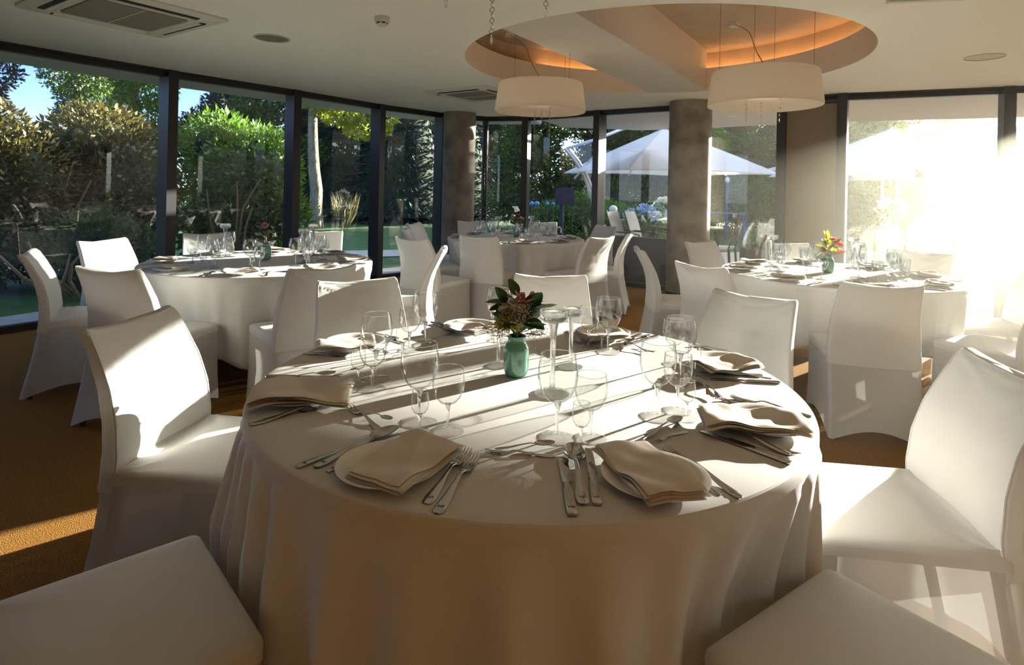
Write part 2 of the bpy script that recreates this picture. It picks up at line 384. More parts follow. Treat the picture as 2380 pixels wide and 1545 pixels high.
for (x, y), lab, m in (((-1.92, 4.669), 'grey round ceiling speaker beside the left air conditioner', M['grey_mesh']), ((3.80, 4.788), 'cream round ceiling speaker above the bright right table', M['cream_mesh'])):
    t = thing('ceiling_speaker', lab, 'speaker', (x, y, CEIL))
    mb = MB(); mb.lathe([(.138, 0), (.138, -.006), (.128, -.008), (.126, -.003)], 36); mb.build('rim', M['ac_white'] if m is M['grey_mesh'] else M['cream_mesh'], t)
    mb = MB(); mb.lathe([(.126, -.002), (.06, -.006), (.001, -.0065)], 36); mb.build('speaker_grille', m, t)
t = thing('smoke_detector', 'small round smoke detector on the ceiling left of centre', 'smoke detector', (-.91, 4.03, CEIL))
mb = MB(); mb.lathe([(.052, 0), (.052, -.028), (.047, -.034), (.036, -.036)], 28); mb.build('housing', M['ac_white'], t)
mb = MB(); mb.lathe([(.036, -.034), (.037, -.046), (.03, -.058), (.018, -.064), (.001, -.065)], 28); mb.build('sensor_cap', M['ac_white'], t)
for k in range(6):
    mb = MB(); a = k*PI/3; mb.box((.0365*math.cos(a), .0365*math.sin(a), -.043), (.004, .022, .008), a); mb.build('vent_slot', M['black'], t, smooth=False)
# exit sign hanging from the ceiling, only its lower edge in the frame
s0 = atY(2062, 7, 2.9); s1 = atY(2160, -3, 2.86)
ang = math.atan2(s1[1] - s0[1], s1[0] - s0[0])
t = thing('exit_sign', 'green exit sign cut off at the top edge of photo', 'sign', (s0[0], s0[1], s0[2]), ang)
mb = MB(); mb.box((.17, 0, .09), (.34, .03, .18)); mb.build('sign_housing', M['ac_white'], t, smooth=False)
mb = MB(); mb.box((.17, -.017, .096), (.325, .004, .17)); mb.build('sign_face', M['green_sign'], t, smooth=False)
mb = MB(); mb.tube([(.17, 0, .18), (.17, 0, CEIL - s0[2])], .006, 8); mb.build('hanger', M['wire'], t)

# ---------------------------------------------------------------- hanging lamps with crystal strings
def crystal_string(parent, x, y, zbot, n, seed, big=1.0):
    """a string of wire rings and glass drops; part: crystal_string, sub-parts: drops"""
    mb = MB(); mc = MB(); z = zbot + (.033*n + .015)*big; rr = random.Random(seed)
    for k in range(n):
        r = .0075*big; ph = rr.uniform(-.5, .5)
        ring = [(x + r*math.cos(2*PI*i/14)*math.cos(ph), y + r*math.cos(2*PI*i/14)*math.sin(ph), z - r + r*math.sin(2*PI*i/14)) for i in range(15)]
        mb.tube(ring, .0011*big, 5, False); z -= 2*r
        l = .018*big if k < n - 1 else .034*big
        mc.lathe([(.0004, 0), (.0045*big, -l*.3), (.0052*big, -l*.5), (.0035*big, -l*.78), (.0004, -l)], 8, (x, y, z)); z -= l
    o = mb.build('crystal_string', M['wire'], parent); mc.build('crystal', M['crystal'], o, smooth=False)
    return o
def hanging_lamp(c, zb, label, top, strings, seed, rose=(.02, 0)):
    t = thing('hanging_lamp', label, 'lamp', (c[0], c[1], 0), 0, 'round pendant lamps')
    N = 120; mb = MB()
    def pl(r, z, amp): return [((r + amp*(1 if i % 2 else -1))*math.cos(2*PI*i/N), (r + amp*(1 if i % 2 else -1))*math.sin(2*PI*i/N), z) for i in range(N)]
    h = .25
    mb.rings([pl(.398, zb, 0), pl(.402, zb + .01, 0), pl(.386, zb + h*.6, 0), pl(.374, zb + h - .01, 0), pl(.368, zb + h, 0)]); mb.build('lampshade', M['lampshade'], t)
    mb = MB(); mb.rings([pl(.396, zb + .002, .0), pl(.34, zb + .035, .008), pl(.2, zb + .06, .007), pl(.02, zb + .075, .0006)]); mb.build('pleated_diffuser', M['lampshade'], t, angle=20)
    for k in range(4):
        a = R(35 + 90*k + seed*10); x, y = .33*math.cos(a), .33*math.sin(a)
        mb = MB(); mb.tube([(x, y, zb + h - .02), (x, y, top)], .0016, 6); mb.tube([(x, y, top - .05), (x, y, top - .002)], [.003, .010], 8); mb.build('suspension_wire', M['wire'], t)
    q = [(i/12)**2.2 for i in range(13)]
    mb = MB(); mb.tube([(rose[0]*u + .03*math.sin(i*.8)*(1 - u), rose[1]*u, zb + .08 + (top - zb - .1)*i/12) for i, u in enumerate(q)], .0035, 6); mb.build('power_cable', M['wire'], t)
    mb = MB(); mb.lathe([(.05, top - .002), (.05, top - .035), (.01, top - .04)], 20, (rose[0], rose[1], 0), False, True); mb.build('ceiling_rose', M['ac_white'], t)
    for k, (x, y, zbt, n, b) in enumerate(strings): crystal_string(t, x, y, zbt, n, seed*7 + k, b)
    return t
hanging_lamp((.235, 5.26), 2.018, 'cream drum hanging lamp in the left part of round recess', UP, [(.085, -.03, 1.787, 7, 1.15), (-.045, .05, 1.80, 8, .85), (.02, .1, 1.93, 4, .85)], 1, (-.3, .9))
hanging_lamp((1.86, 4.40), 1.985, 'cream drum hanging lamp in the right part of round recess', UP, [(-.14, -.02, 1.855, 5, 1.0), (0, .05, 1.86, 5, .9), (.10, -.04, 1.86, 5, 1.0)], 2, (.22, 1.22))
hanging_lamp((.02, 1.80), 2.14, 'crystal strings of a hanging lamp over the front table, lamp above photo', CEIL, [(-.092, 0.0, 1.77, 12, 1.0), (.071, 0.0, 1.858, 9, 1.0), (-.233, 0.0, 1.88, 9, 1.0)], 3)
# ================================================================ covered dining chairs
YB = [(0, -.15), (.12, -.122), (.25, -.092), (.40, -.066), (.50, -.058), (.60, -.066), (.70, -.092), (.80, -.138), (.88, -.182)]
TK = [(.40, .055), (.5, .052), (.65, .048), (.88, .036)]
def lerp(tab, z):
    for (a, u), (b, v) in zip(tab, tab[1:]):
        if z <= b: return u + (v - u)*(z - a)/(b - a)
    return tab[-1][1]
HWT = [(0, .238), (.2, .23), (.46, .229), (.6, .220), (.88, .194)]
def rrect(hw, y0, y1, r, ns=9, nc=4):
    """rounded rectangle, counter-clockwise, with the place along each side"""
    out = []
    cor = [(hw - r, y0 + r, -90), (hw - r, y1 - r, 0), (-hw + r, y1 - r, 90), (-hw + r, y0 + r, 180)]
    for k in range(4):
        cx, cyy, a = cor[k]
        cpts = [(cx + r*math.cos(R(a + 90*j/nc)), cyy + r*math.sin(R(a + 90*j/nc)), 0.0) for j in range(nc + 1)]
        out += cpts
        nx, ny, na = cor[(k + 1) % 4]; e = (nx + r*math.cos(R(na)), ny + r*math.sin(R(na)))
        for j in range(1, ns):
            u = j/ns; out.append((cpts[-1][0] + (e[0] - cpts[-1][0])*u, cpts[-1][1] + (e[1] - cpts[-1][1])*u, math.sin(PI*u)))
    return out
SEAT_Z, BACK_Z, FRONT = .47, .87, .42
def chair_proto():
    t = thing('dining_chair', 'x', 'chair')
    # skirt: stretched between floor and seat, hem arched between the feet
    rs = []
    for k in range(13):
        q = k/12; ring = []
        zz = .012 + q*(.452 - .012)
        base = rrect(lerp(HWT, zz), lerp(YB, zz), FRONT + .012*(1 - q), .022)
        for x, y, a in base:
            z = .012 + a*.062*(1 - q)**2.2 + q*(.452 - .012)
            pull = .022*a*math.sin(PI*min(1, q*1.15))
            cx, cyy = 0, .15; dx, dy = x - cx, y - cyy
            L = math.hypot(dx, dy); ring.append((x - pull*dx/L, y - pull*dy/L, z))
        rs.append(ring)
    mb = MB(); mb.rings(rs); sk = mb.build('skirt', M['skirt'], t)
    # seat: a low cushion with a soft edge
    rs = []; hw = .231; y0 = -.045; y1 = FRONT + .002
    for z, ins in [(.425, 0), (.45, .0), (.460, .002), (.4665, .008), (.470, .018), (.472, .03)] + [(.4725 + .004*k/14, .03 + .19*k/14) for k in range(1, 15)]:
        f = max(.0, 1 - ins/.2305); cyy = (y0 + y1)/2; ring = []
        for x, y, a in rrect(hw, y0, y1, .018, ns=22):
            X, Y = x*f, cyy + (y - cyy)*(1 - ins/.233); r = math.hypot(hw - abs(X), Y); an = math.atan2(Y, hw - abs(X) + 1e-6)
            cr = .006*math.sin(an*8 + (1 if x > 0 else 0))*math.exp(-r/.10)*(1 - math.exp(-(r/.03)**2)) if ins > .01 else 0
            ring.append((X, Y, z + cr - (.022*math.exp(-((Y - .01)/.05)**2)*(1 - (X/hw)**2) if ins > .02 else 0)))
        rs.append(ring)
    mb = MB(); mb.rings(rs, False, True); seat = mb.build('seat', M['cover'], t)
    # backrest: curved slab, top edge hanging a little between the corners, cloth creased from the corners
    rs = []; zs = list(np.linspace(.40, .84, 34)) + [.848, .855, .861, .866, .869, BACK_Z]
    for z in zs:
        z = float(z); hw = lerp(HWT, z) + .001; th = lerp(TK, z); ins = 0 if z < .86 else (.002 if z < .865 else (.006 if z < .8695 else .013))
        dip = max(0, (z - .5)/.37); ring = []; yb = lerp(YB, z); ym = yb + th/2
        for x, y, a in rrect(hw - ins, yb + ins*.6 - .001, yb + th - ins*.6, .010, ns=26):
            u = x/hw; bow = -.016*(1 - u*u); dx, dz = max(0, hw - abs(x)), BACK_Z - z; r = math.hypot(dx, dz); an = math.atan2(dz, dx + 1e-6)
            sg = 1 if y > ym else -1; w = 1 if abs(y - ym) > th*.3 else 0; side = .6 if x > 0 else 0
            cr = .0055*math.sin(an*(13 + 3*side) + 1.3 + side + sg)*math.exp(-r/.11)*(1 - math.exp(-(r/.03)**2))
            cr += .0022*math.sin((dz - .045*(1 - u*u))*2*PI/.030 + .8*x/hw)*math.exp(-dz/.055)*(1 - math.exp(-(dz/.012)**2))
            r2 = math.hypot(dx, z - .475); an2 = math.atan2(z - .475, dx + 1e-6)
            cr += .004*math.sin(an2*11 + side)*math.exp(-r2/.07)*(1 - math.exp(-(r2/.02)**2))
            ring.append((x, y + bow + w*sg*cr*min(1, dx/.006 + .15), z - .017*(1 - u*u)*dip**3 + .007*abs(u)**8*dip**6))
        rs.append(ring)
    mb = MB(); mb.rings(rs, True, True); back = mb.build('backrest', M['cover'], t, angle=65)
    for sx in (-1, 1):
        mb = MB(); pts = []
        for z in zs[1:-4]:
            pts.append((sx*(lerp(HWT, z) - .003), lerp(YB, z) + lerp(TK, z) - .0015, z))
        mb.tube(pts, .0032, 6); mb.build('piping', M['cover'], back)
    for sx in (-1, 1):
        mb = MB(); mb.tube([(sx*.195, -.105, .0), (sx*.19, -.06, .2), (sx*.185, -.02, .44)], [.016, .018, .02], 8); mb.build('leg', M['wood_dark'], t)
        mb = MB(); mb.tube([(sx*.195, FRONT - .035, .0), (sx*.185, FRONT - .05, .44)], [.015, .02], 8); mb.build('leg', M['wood_dark'], t)
    return t
CHAIR = Stamp(chair_proto())
# x, y of the foot of the backrest's front, facing direction, label, table
CH = [
 # front table
 (-1.13, 1.99, (.996, -.12), 'white covered chair at left of front table with a sunlit band across its back', 0),
 (-.918, 1.018, (.74, .67), 'white covered chair in the bottom left corner, only its seat in view', 0),
 (.81, .915, (-.57, .82), 'white covered chair in the bottom right corner, only its seat in view', 0),
 (1.24, 1.67, (-.99, .14), 'white covered chair close at right of front table, tall back cut by edge', 0),
 (1.01, 2.62, (-.73, -.68), 'white covered chair behind front table at its back right side', 0),
 (.22, 3.06, (0, -1), 'white covered chair directly behind the flowers of the front table', 0),
 (-.676, 2.78, (.48, -.87), 'white covered chair behind front table at its back left side', 0),
 # left window table
 (-2.09, 3.27, (.2, .98), 'shaded covered chair turning its back, at left of left window table', 1),
 (-1.155, 3.46, (-.64, .77), 'shaded covered chair turning its back, at right of left window table', 1),
 (-2.9, 3.80, (.87, .49), 'covered chair in profile by the left window, leftmost in the room', 1),
 (-3.02, 4.54, (.95, -.31), 'sunlit covered chair by left glass, behind the profile chair', 1),
 (-2.67, 5.27, (.62, -.78), 'sunlit covered chair behind the left window table, before the green shrub', 1),
 (-1.87, 5.74, (0.02, -1), 'covered chair behind the left window table, before the tree trunk', 1),
 (-.67, 4.48, (-1, -.05), 'covered chair in profile facing left window table from its right', 1),
 # far table
 (-.27, 5.86, (.28, .96), 'covered chair turning its back, at front left of the far table', 2),
 (.80, 6.02, (-.68, .73), 'covered chair turning its back, at front right of the far table', 2),
 (1.17, 6.58, (-.95, .3), 'covered chair in profile at the right of far table', 2),
 (1.12, 7.66, (-.83, -.56), 'covered chair behind right side of far table, near a mullion', 2),
 (.42, 8.2, (-.2, -.98), 'covered chair behind the far table, right of its flowers', 2),
 (-.50, 8.1, (.4, -.92), 'covered chair behind the far table, before the left concrete column', 2),
 (-1.08, 7.42, (.95, -.25), 'sunlit covered chair in profile at the left of far table', 2),
 (-1.02, 6.55, (.93, .37), 'covered chair at left of far table, mostly hidden by another', 2),
 (-.80, 5.42, (.55, .83), 'covered chair pulled out at front left of far table, back turned', 2),
 # right table
 (1.20, 4.80, (1, -.08), 'covered chair in profile at left of right table, by concrete column', 3),
 (1.88, 5.50, (.52, -.85), 'covered chair behind left side of bright right table, before the column', 3),
 (1.35, 3.91, (.82, .57), 'covered chair turning its back, left of right table above front chair', 3),
 (2.65, 5.52, (-.06, -1), 'covered chair behind the bright right table, before the brown blind', 3),
 (2.02, 3.30, (.26, .97), 'covered chair with see-through skirt turning its back before right table', 3),
 (3.40, 4.95, (-.9, -.44), 'hazy covered chair behind the bright right table at its right', 3),
 (3.50, 4.08, (-.95, .3), 'covered chair at the right edge, back against the window door', 3),
 (2.97, 3.33, (-.42, .91), 'covered chair at right edge, only its seat shows above near chair back', 3),
]
GR = ['chairs of the front table', 'chairs of the left window table', 'chairs of the far table', 'chairs of the right table']
for x, y, f, lab, g in CH:
    CHAIR((x, y, 0), math.atan2(f[1], f[0]) - PI/2, lab, GR[g])

# ================================================================ round tables and their cloths
TAB = [(.060, 1.827), (-1.85, 4.403), (.06, 6.95), (2.422, 4.412)]
TN = ['front table', 'left window table', 'far table', 'right table']
TLAB = ['large round dining table nearest the camera, under white cloth', 'round dining table by the left windows, under white cloth', 'round dining table farthest away beside left concrete column', 'round dining table at the right in bright sun haze']
CLAB = ['white floor-draped tablecloth on the front table with eight settings', 'white tablecloth half in shade on the left window table', 'white tablecloth on the far table beside the left concrete column', 'bright overexposed tablecloth on the right table']
HEM = [.36, .20, .16, .36]
def table_proto():
    t = thing('round_table', 'x', 'table')
    mb = MB(); mb.lathe([(.001, .708), (.775, .708), (.782, .712), (.782, .73), (.775, .735), (.001, .735)], 64); mb.build('tabletop', M['wood_dark'], t)
    for k in range(4):
        a = PI/4 + k*PI/2; mb = MB(); x, y = .52*math.cos(a), .52*math.sin(a); mb.box((x, y, .354), (.05, .05, .708)); mb.build('leg', M['frame'], t, smooth=False)
    mb = MB()
    for a in (PI/4, -PI/4): mb.box((0, 0, .685), (1.0, .03, .045), a)
    mb.build('apron', M['wood_dark'], t, smooth=False)
    return t
TABLE = Stamp(table_proto())
def cloth(c, k):
    rr = random.Random(31 + k); N = 360
    pl = []; a = rr.uniform(0, .3)
    while a < 2*PI:
        pl.append((a, rr.uniform(.03, .065), rr.uniform(.55, 1.15), rr.uniform(-.06, .06))); a += rr.uniform(.14, .28)
    if k == 0:  # the broad flat panel facing the camera with one fold at each end
        pl = [p for p in pl if not (R(192) < p[0] < R(350))]
        pl += [(R(a), .032, hh, sl) for a, hh, sl in ((322, 1.3, .03), (328, 1.0, .05), (334, 1.4, .02), (340, 1.0, .02), (346, 1.3, 0), (197, 1.2, 0), (203, 1.3, .02), (209, 1.0, 0), (215, 1.3, -.03), (221, 1.1, -.04))]
        pl += [(R(229), .035, 1.25, -.02), (R(314.5), .035, 1.25, .02), (R(241), .05, .45, 0), (R(253), .06, .4, .01), (R(266), .055, .5, .02), (R(279), .06, .55, .03), (R(290), .05, .6, .03), (R(300), .045, .6, .03), (R(323), .04, .8, .02), (R(332), .04, .7, .02), (R(222), .03, .8, -.02)]
    def fold(th, q):
        s = 0
        for a, w, h, sl in pl:
            d = (th - a - sl*q + PI) % (2*PI) - PI
            s += h*math.exp(-(d/w)**2)
        return s
    ph = rr.uniform(0, PI/2)
    # where a tucked-in seat pushes the drape back
    lim = [9.0]*N
    for x, y, f, lab, g in CH:
        if g != k: continue
        fl = math.hypot(*f); fx, fy = f[0]/fl, f[1]/fl
        for i in range(N):
            dx, dy = math.cos(2*PI*i/N), math.sin(2*PI*i/N)
            for t in np.arange(.6, .95, .004):
                px, py = c[0] + dx*t - x, c[1] + dy*t - y; a = px*fx + py*fy; b = -px*fy + py*fx
                if -.05 < a < FRONT + .016 and abs(b) < .243: lim[i] = min(lim[i], float(t)); break
    lim = [min(lim[(i + j) % N] + .006*abs(j) for j in range(-18, 19)) for i in range(N)]
    rs = []
    for r in (.02, .2, .4, .6, .72, .775): rs.append([(r*math.cos(2*PI*i/N), r*math.sin(2*PI*i/N), TOP) for i in range(N)])
    for r, z in ((.790, TOP - .0002), (.7955, TOP - .0012), (.7985, TOP - .004), (.7998, TOP - .008), (.800, TOP - .014), (.800, TOP - .030), (.7975, TOP - .036)): rs.append([(r*math.cos(2*PI*i/N), r*math.sin(2*PI*i/N), z) for i in range(N)])
    NQ = 16
    for j in range(1, NQ + 1):
        q = j/NQ; ring = []
        for i in range(N):
            th = 2*PI*i/N
            hem = HEM[k] + .05*math.cos(4*(th - ph)) + .012*math.sin(7*th + k)
            if k == 0 and R(228) < th < R(316): hem -= .14
            f = fold(th, q)
            r = .7975 + (.055 if k == 0 else .03)*q - .05*q**.8*math.exp(-f*2.5) + ((.075 if k == 0 else .085)*q**.7)*min(f, 1.6)
            z = (TOP - .036) + (hem - TOP + .036)*q
            if lim[i] < 2:
                u = min(1, max(0, (.714 - z)/.234)); r = min(r, .808 + (lim[i] - .812)*u - (.055 if k == 0 else .035)*q**.45*math.exp(-f*2.0))
            ring.append((r*math.cos(th), r*math.sin(th), z))
        rs.append(ring)
    mb = MB(); mb.rings(rs, True, False)
    o = mb.build('tablecloth', M['cloth'], None, (c[0], c[1], 0), fixn=False, angle=28)
    sm = o.modifiers.new('thickness', 'SOLIDIFY'); sm.thickness = .0012; sm.offset = -1
    return tag(o, CLAB[k], 'tablecloth', 'white tablecloths')
for k, c in enumerate(TAB):
    TABLE((c[0], c[1], 0), .2 + .3*k, TLAB[k], 'round dining tables'); cloth(c, k)
# ================================================================ glasses
def glass_proto(name, prof_bowl, prof_stem, base, cat, seg=40):
    t = thing(name, 'x', cat)
    mb = MB(); mb.lathe(prof_bowl, seg); mb.build('bowl', M['bowl'], t, angle=180)
    mb = MB()
    ring = [(prof_bowl[-1][0]*math.cos(2*PI*i/seg), prof_bowl[-1][0]*math.sin(2*PI*i/seg), prof_bowl[-1][1]) for i in range(seg + 1)]
    mb.tube(ring, .0009, 6, False); mb.build('rim', M['solid'], t)
    mb = MB(); mb.lathe(prof_stem, 20, cap0=True, cap1=True); mb.build('stem', M['solid'], t, angle=80)
    mb = MB(); mb.lathe([(.0005, .0006), (base*.6, .0006), (base*.97, .0006), (base, .0014), (base*.97, .0026), (base*.6, .0044), (base*.25, .0075), (.0045, .0105), (.0005, .011)], seg); mb.build('foot', M['foot'], t, angle=60)
    return t
BIG = glass_proto('wine_goblet', [(.001, .084), (.012, .0855), (.024, .092), (.036, .106), (.044, .124), (.0475, .143), (.047, .162), (.0445, .180), (.041, .197)],
                  [(.0036, .010), (.0034, .03), (.0038, .055), (.0062, .072), (.0095, .081), (.011, .0855)], .0455, 'glass')
WINE = glass_proto('wine_glass', [(.001, .066), (.010, .067), (.021, .073), (.031, .085), (.037, .101), (.0385, .115), (.0375, .132), (.035, .152)],
                   [(.0036, .010), (.0033, .03), (.0038, .05), (.0058, .061), (.008, .0675)], .039, 'glass')
SMALL = glass_proto('liqueur_glass', [(.001, .045), (.007, .0455), (.014, .050), (.0195, .059), (.0215, .070), (.0208, .084), (.0185, .100)],
                    [(.0033, .009), (.003, .02), (.0036, .035), (.006, .0455)], .0275, 'glass')
BIG, WINE, SMALL = Stamp(BIG), Stamp(WINE), Stamp(SMALL)
def far_glass(name, pb, base):
    """far glasses show no separate parts"""
    mb = MB(); mb.lathe([(base, .001), (base*.5, .004), (.004, .010), (.0034, .03), (.005, pb[0][1] - .006)] + pb, 20)
    me = mb.mesh(name, M['farglass'], True, 180); return me
M['farglass'] = thin_glass('far_glass', .08, (.12, .16, .20), (.86, .89, .90), .95)
FARG = {'wine_goblet': far_glass('wine_goblet', [(.010, .0855), (.024, .092), (.036, .106), (.044, .124), (.0475, .143), (.047, .162), (.041, .197)], .0455),
        'wine_glass': far_glass('wine_glass', [(.008, .067), (.021, .073), (.031, .085), (.037, .101), (.0385, .115), (.0375, .132), (.035, .152)], .039),
        'liqueur_glass': far_glass('liqueur_glass', [(.006, .0455), (.014, .050), (.0195, .059), (.0215, .070), (.0208, .084), (.0185, .1)], .0275)}
# tall glass candle holders
def candle_proto():
    t = thing('candle_holder', 'x', 'candle holder')
    mb = MB(); mb.lathe([(.0005, .0008), (.05, .0008), (.053, .003), (.052, .006), (.03, .010), (.011, .016), (.0085, .024), (.0075, .08), (.0085, .16), (.013, .20), (.016, .212), (.016, .216), (.0005, .217)], 32); mb.build('stem', M['solid'], t, angle=70)
    mb = MB(); mb.lathe([(.0005, .214), (.018, .215), (.034, .220), (.0405, .229), (.0425, .240), (.0425, .250), (.0405, .2535), (.0380, .2525), (.0368, .247), (.036, .240), (.033, .2365), (.0005, .2355)], 32); mb.build('cup', M['solid'], t, angle=70)
    return t
CANDLE = Stamp(candle_proto())
# ================================================================ plates, napkins, cutlery
mb = MB(); mb.lathe([(.0005, .003), (.055, .003), (.058, .001), (.062, .001), (.064, .005), (.082, .011), (.104, .0165), (.108, .0185), (.1085, .0200), (.106, .0205), (.088, .0155), (.072, .0095), (.066, .0062), (.0005, .006)], 56)
PLATE_ME = mb.mesh('plate', M['china'])
def napkin_mesh(seed, L=.205, W=.118, n=3, amp=1.0):
    rr = random.Random(seed); ph = [rr.uniform(0, 6.28) for _ in range(8)]; mb = MB()
    def wave(x, y):
        return .0042*math.sin(19*x + 9*y + ph[0]) + .0030*math.sin(34*y - 23*x + ph[1]) + .0016*math.sin(61*x + 38*y + ph[2]) + .0011*math.sin(88*y - 51*x + ph[3])
    for s in range(n):
        x0, x1 = -L/2 + rr.uniform(-.006, .004), L/2 + rr.uniform(-.007, .004); y0, y1 = -W/2 + rr.uniform(-.004, .003), W/2 + rr.uniform(-.004, .003)
        sk = rr.uniform(-.05, .05); NX, NY = 44, 26
        def base(u, v):
            x = x0 + (x1 - x0)*u; y = y0 + (y1 - y0)*v + sk*x + .003*math.sin(21*x + ph[4] + s)
            rr2 = math.hypot(x, y)
            z = .0125 + .0085*math.exp(-((rr2 - .098)/.05)**2) - .30*max(0, rr2 - .098)**1.35
            z += amp*wave(x, y)*(.55 + .25*s) + s*.0046
            e = min(min(u, 1 - u)*L, min(v, 1 - v)*W); puff = 1 - math.exp(-e/.0028)
            return x, y, z, puff
        def top(u, v): x, y, z, p = base(u, v); return (x, y, z + .0018 + .0017*p)
        def bot(u, v): x, y, z, p = base(u, v); return (x, y, z + .0018 - .0017*p)
        g1 = len(mb.v); mb.grid(NX, NY, top); g2 = len(mb.v); mb.grid(NX, NY, bot)
        w = NX + 1
        edge = [i for i in range(NX + 1)] + [j*w + NX for j in range(1, NY + 1)] + [NY*w + i for i in range(NX - 1, -1, -1)] + [j*w for j in range(NY - 1, 0, -1)]
        for p, q in zip(edge, edge[1:] + edge[:1]): mb.f.append((g1 + p, g1 + q, g2 + q, g2 + p))
    return mb.mesh('napkin', M['napkin'], True, 60)
NAPK = [napkin_mesh(s) for s in (3, 8, 14, 21, 33)]
def steel_strip(mb, sects, thick):
    """a curved metal bar: sections (y, half width, z) with rounded section"""
    rs = []
    for (y, hw, z), th in zip(sects, thick):
        rs.append([(hw*math.cos(2*PI*k/10), y, z + th/2*math.sin(2*PI*k/10)) for k in range(10)])
    return mb.rings(rs, True, True)
def fork_proto(name, s=1.0, tines=4):
    t = thing(name, 'x', 'fork')
    mb = MB()
    steel_strip(mb, [(0, .004, .002), (.004, .0088, .002), (.02, .0105, .0022), (.05, .0078, .004), (.09, .0042, .0095), (.115, .0034, .012), (.128, .0042, .0095)], [.0024, .0026, .0028, .003, .0032, .0034, .003]); mb.build('handle', M['steel'], t)
    mb = MB(); wN = .0118
    steel_strip(mb, [(.124, .0036, .0095), (.132, .0085, .0066), (.142, wN, .004), (.152, wN*.99, .003), (.156, wN*.98, .003)], [.003, .0026, .002, .002, .002])
    for k in range(tines):
        x = (k - (tines - 1)/2)*(2*wN - .004)/(tines - 1); rs = []
        for y, z, w in ((.152, .003, .0021), (.17, .0024, .0018), (.19, .004, .0015), (.203, .0075, .0006)):
            rs.append([(x*(1 - .05*(y - .152)/.05) - w, y, z - .0008), (x - x*.05 + w - 0, y, z - .0008), (x - x*.05 + w, y, z + .0008), (x*(1 - .05) - w, y, z + .0008)])
        mb.rings(rs, True, True)
    mb.build('tines', M['steel'], t); return t
def spoon_proto(name):
    t = thing(name, 'x', 'spoon'); mb = MB()
    steel_strip(mb, [(0, .004, .002), (.004, .0088, .002), (.02, .0105, .0022), (.05, .0078, .004), (.09, .0042, .0095), (.118, .0034, .012), (.136, .0036, .0092)], [.0024, .0026, .0028, .003, .0032, .0034, .003]); mb.build('handle', M['steel'], t)
    mb = MB(); NR, NA = 8, 28; rs = []
    def ring(f, dz):
        return [((.0205*f*math.sin(2*PI*k/NA))*(1 + .10*math.cos(2*PI*k/NA)), .169 - .0365*f*math.cos(2*PI*k/NA), .0095 - .0085*(1 - f*f) + dz) for k in range(NA)]
    up = [ring(f, .0009) for f in (.04, .2, .4, .6, .8, .92, .985)]; lo = [ring(f, -.0004) for f in (1.0, .92, .8, .6, .4, .2, .04)]
    mb.rings(up + lo, True, True); mb.build('bowl', M['steel'], t, angle=50); return t
def knife_proto(name, L=.215, wide=.0098):
    t = thing(name, 'x', 'knife'); mb = MB(); h = .098
    rs = []
    for y, w, th in ((0, .006, .004), (.003, .0088, .0062), (.02, .0092, .0066), (.06, .0078, .0066), (h - .004, .0068, .006), (h, .0062, .005)):
        rs.append([(w*math.copysign(abs(math.cos(2*PI*k/12))**.6, math.cos(2*PI*k/12)), y, .0036 + th/2*math.copysign(abs(math.sin(2*PI*k/12))**.6, math.sin(2*PI*k/12))) for k in range(12)])
    mb.rings(rs, True, True); mb.build('handle', M['steel'], t)
    mb = MB(); B = L - h; rs = []
    for u, a, b in ((-.02, -.005, .005), (.05, -.0052, .0055), (.12, -.006, wide), (.5, -.006, wide), (.8, -.0062, wide*.97), (.93, -.0058, wide*.75), (.985, -.005, wide*.3), (1, -.004, -.001)):
        y = h + u*B; rs.append([(a, y, .0028), (b, y, .0034), (b, y, .0040), (a, y, .0050)])
    mb.rings(rs, True, True); mb.build('blade', M['steel'], t, angle=25); return t
P_FORK, P_SPOON, P_KNIFE = fork_proto('dinner_fork'), spoon_proto('table_spoon'), knife_proto('table_knife')
P_DFORK, P_DSPOON, P_BKNIFE = fork_proto('dessert_fork', tines=3), spoon_proto('dessert_spoon'), knife_proto('butter_knife', .19, .0125)
FORK, SPOON, KNIFE, DFORK, DSPOON, BKNIFE = [Stamp(p) for p in (P_FORK, P_SPOON, P_KNIFE, P_DFORK, P_DSPOON, P_BKNIFE)]
LEN = {FORK: .203, SPOON: .205, KNIFE: .215, DFORK: .203, DSPOON: .205, BKNIFE: .19}
def lay(st, head, tail, label, group, z=TOP + .0008, fixed=None):
    """head and tail: points on the table"""
    (hx, hy), (tx, ty) = head, tail; d = math.hypot(hx - tx, hy - ty)
    return st((tx, ty, z), math.atan2(hy - ty, hx - tx) - PI/2, label, group, fixed or d/LEN[st])
def engrave(root, y=.018, z=.0040, size=.0085):
    cu = bpy.data.curves.new('engraving', 'FONT'); cu.body = 'HP'; cu.size = size; cu.align_x = 'CENTER'; cu.align_y = 'CENTER'; cu.extrude = .00015
    o = bpy.data.objects.new('engraving', cu); COL.objects.link(o); o.parent = root; o.location = (0, y, z); o.data.materials.append(M['engraving'])
    dg = bpy.context.evaluated_depsgraph_get(); me = bpy.data.meshes.new_from_object(o.evaluated_get(dg)); me.name = 'engraving'
    bpy.data.objects.remove(o); q = place('engraving', me, root, (0, y, z)); q.rotation_euler = (0, 0, 0); return q

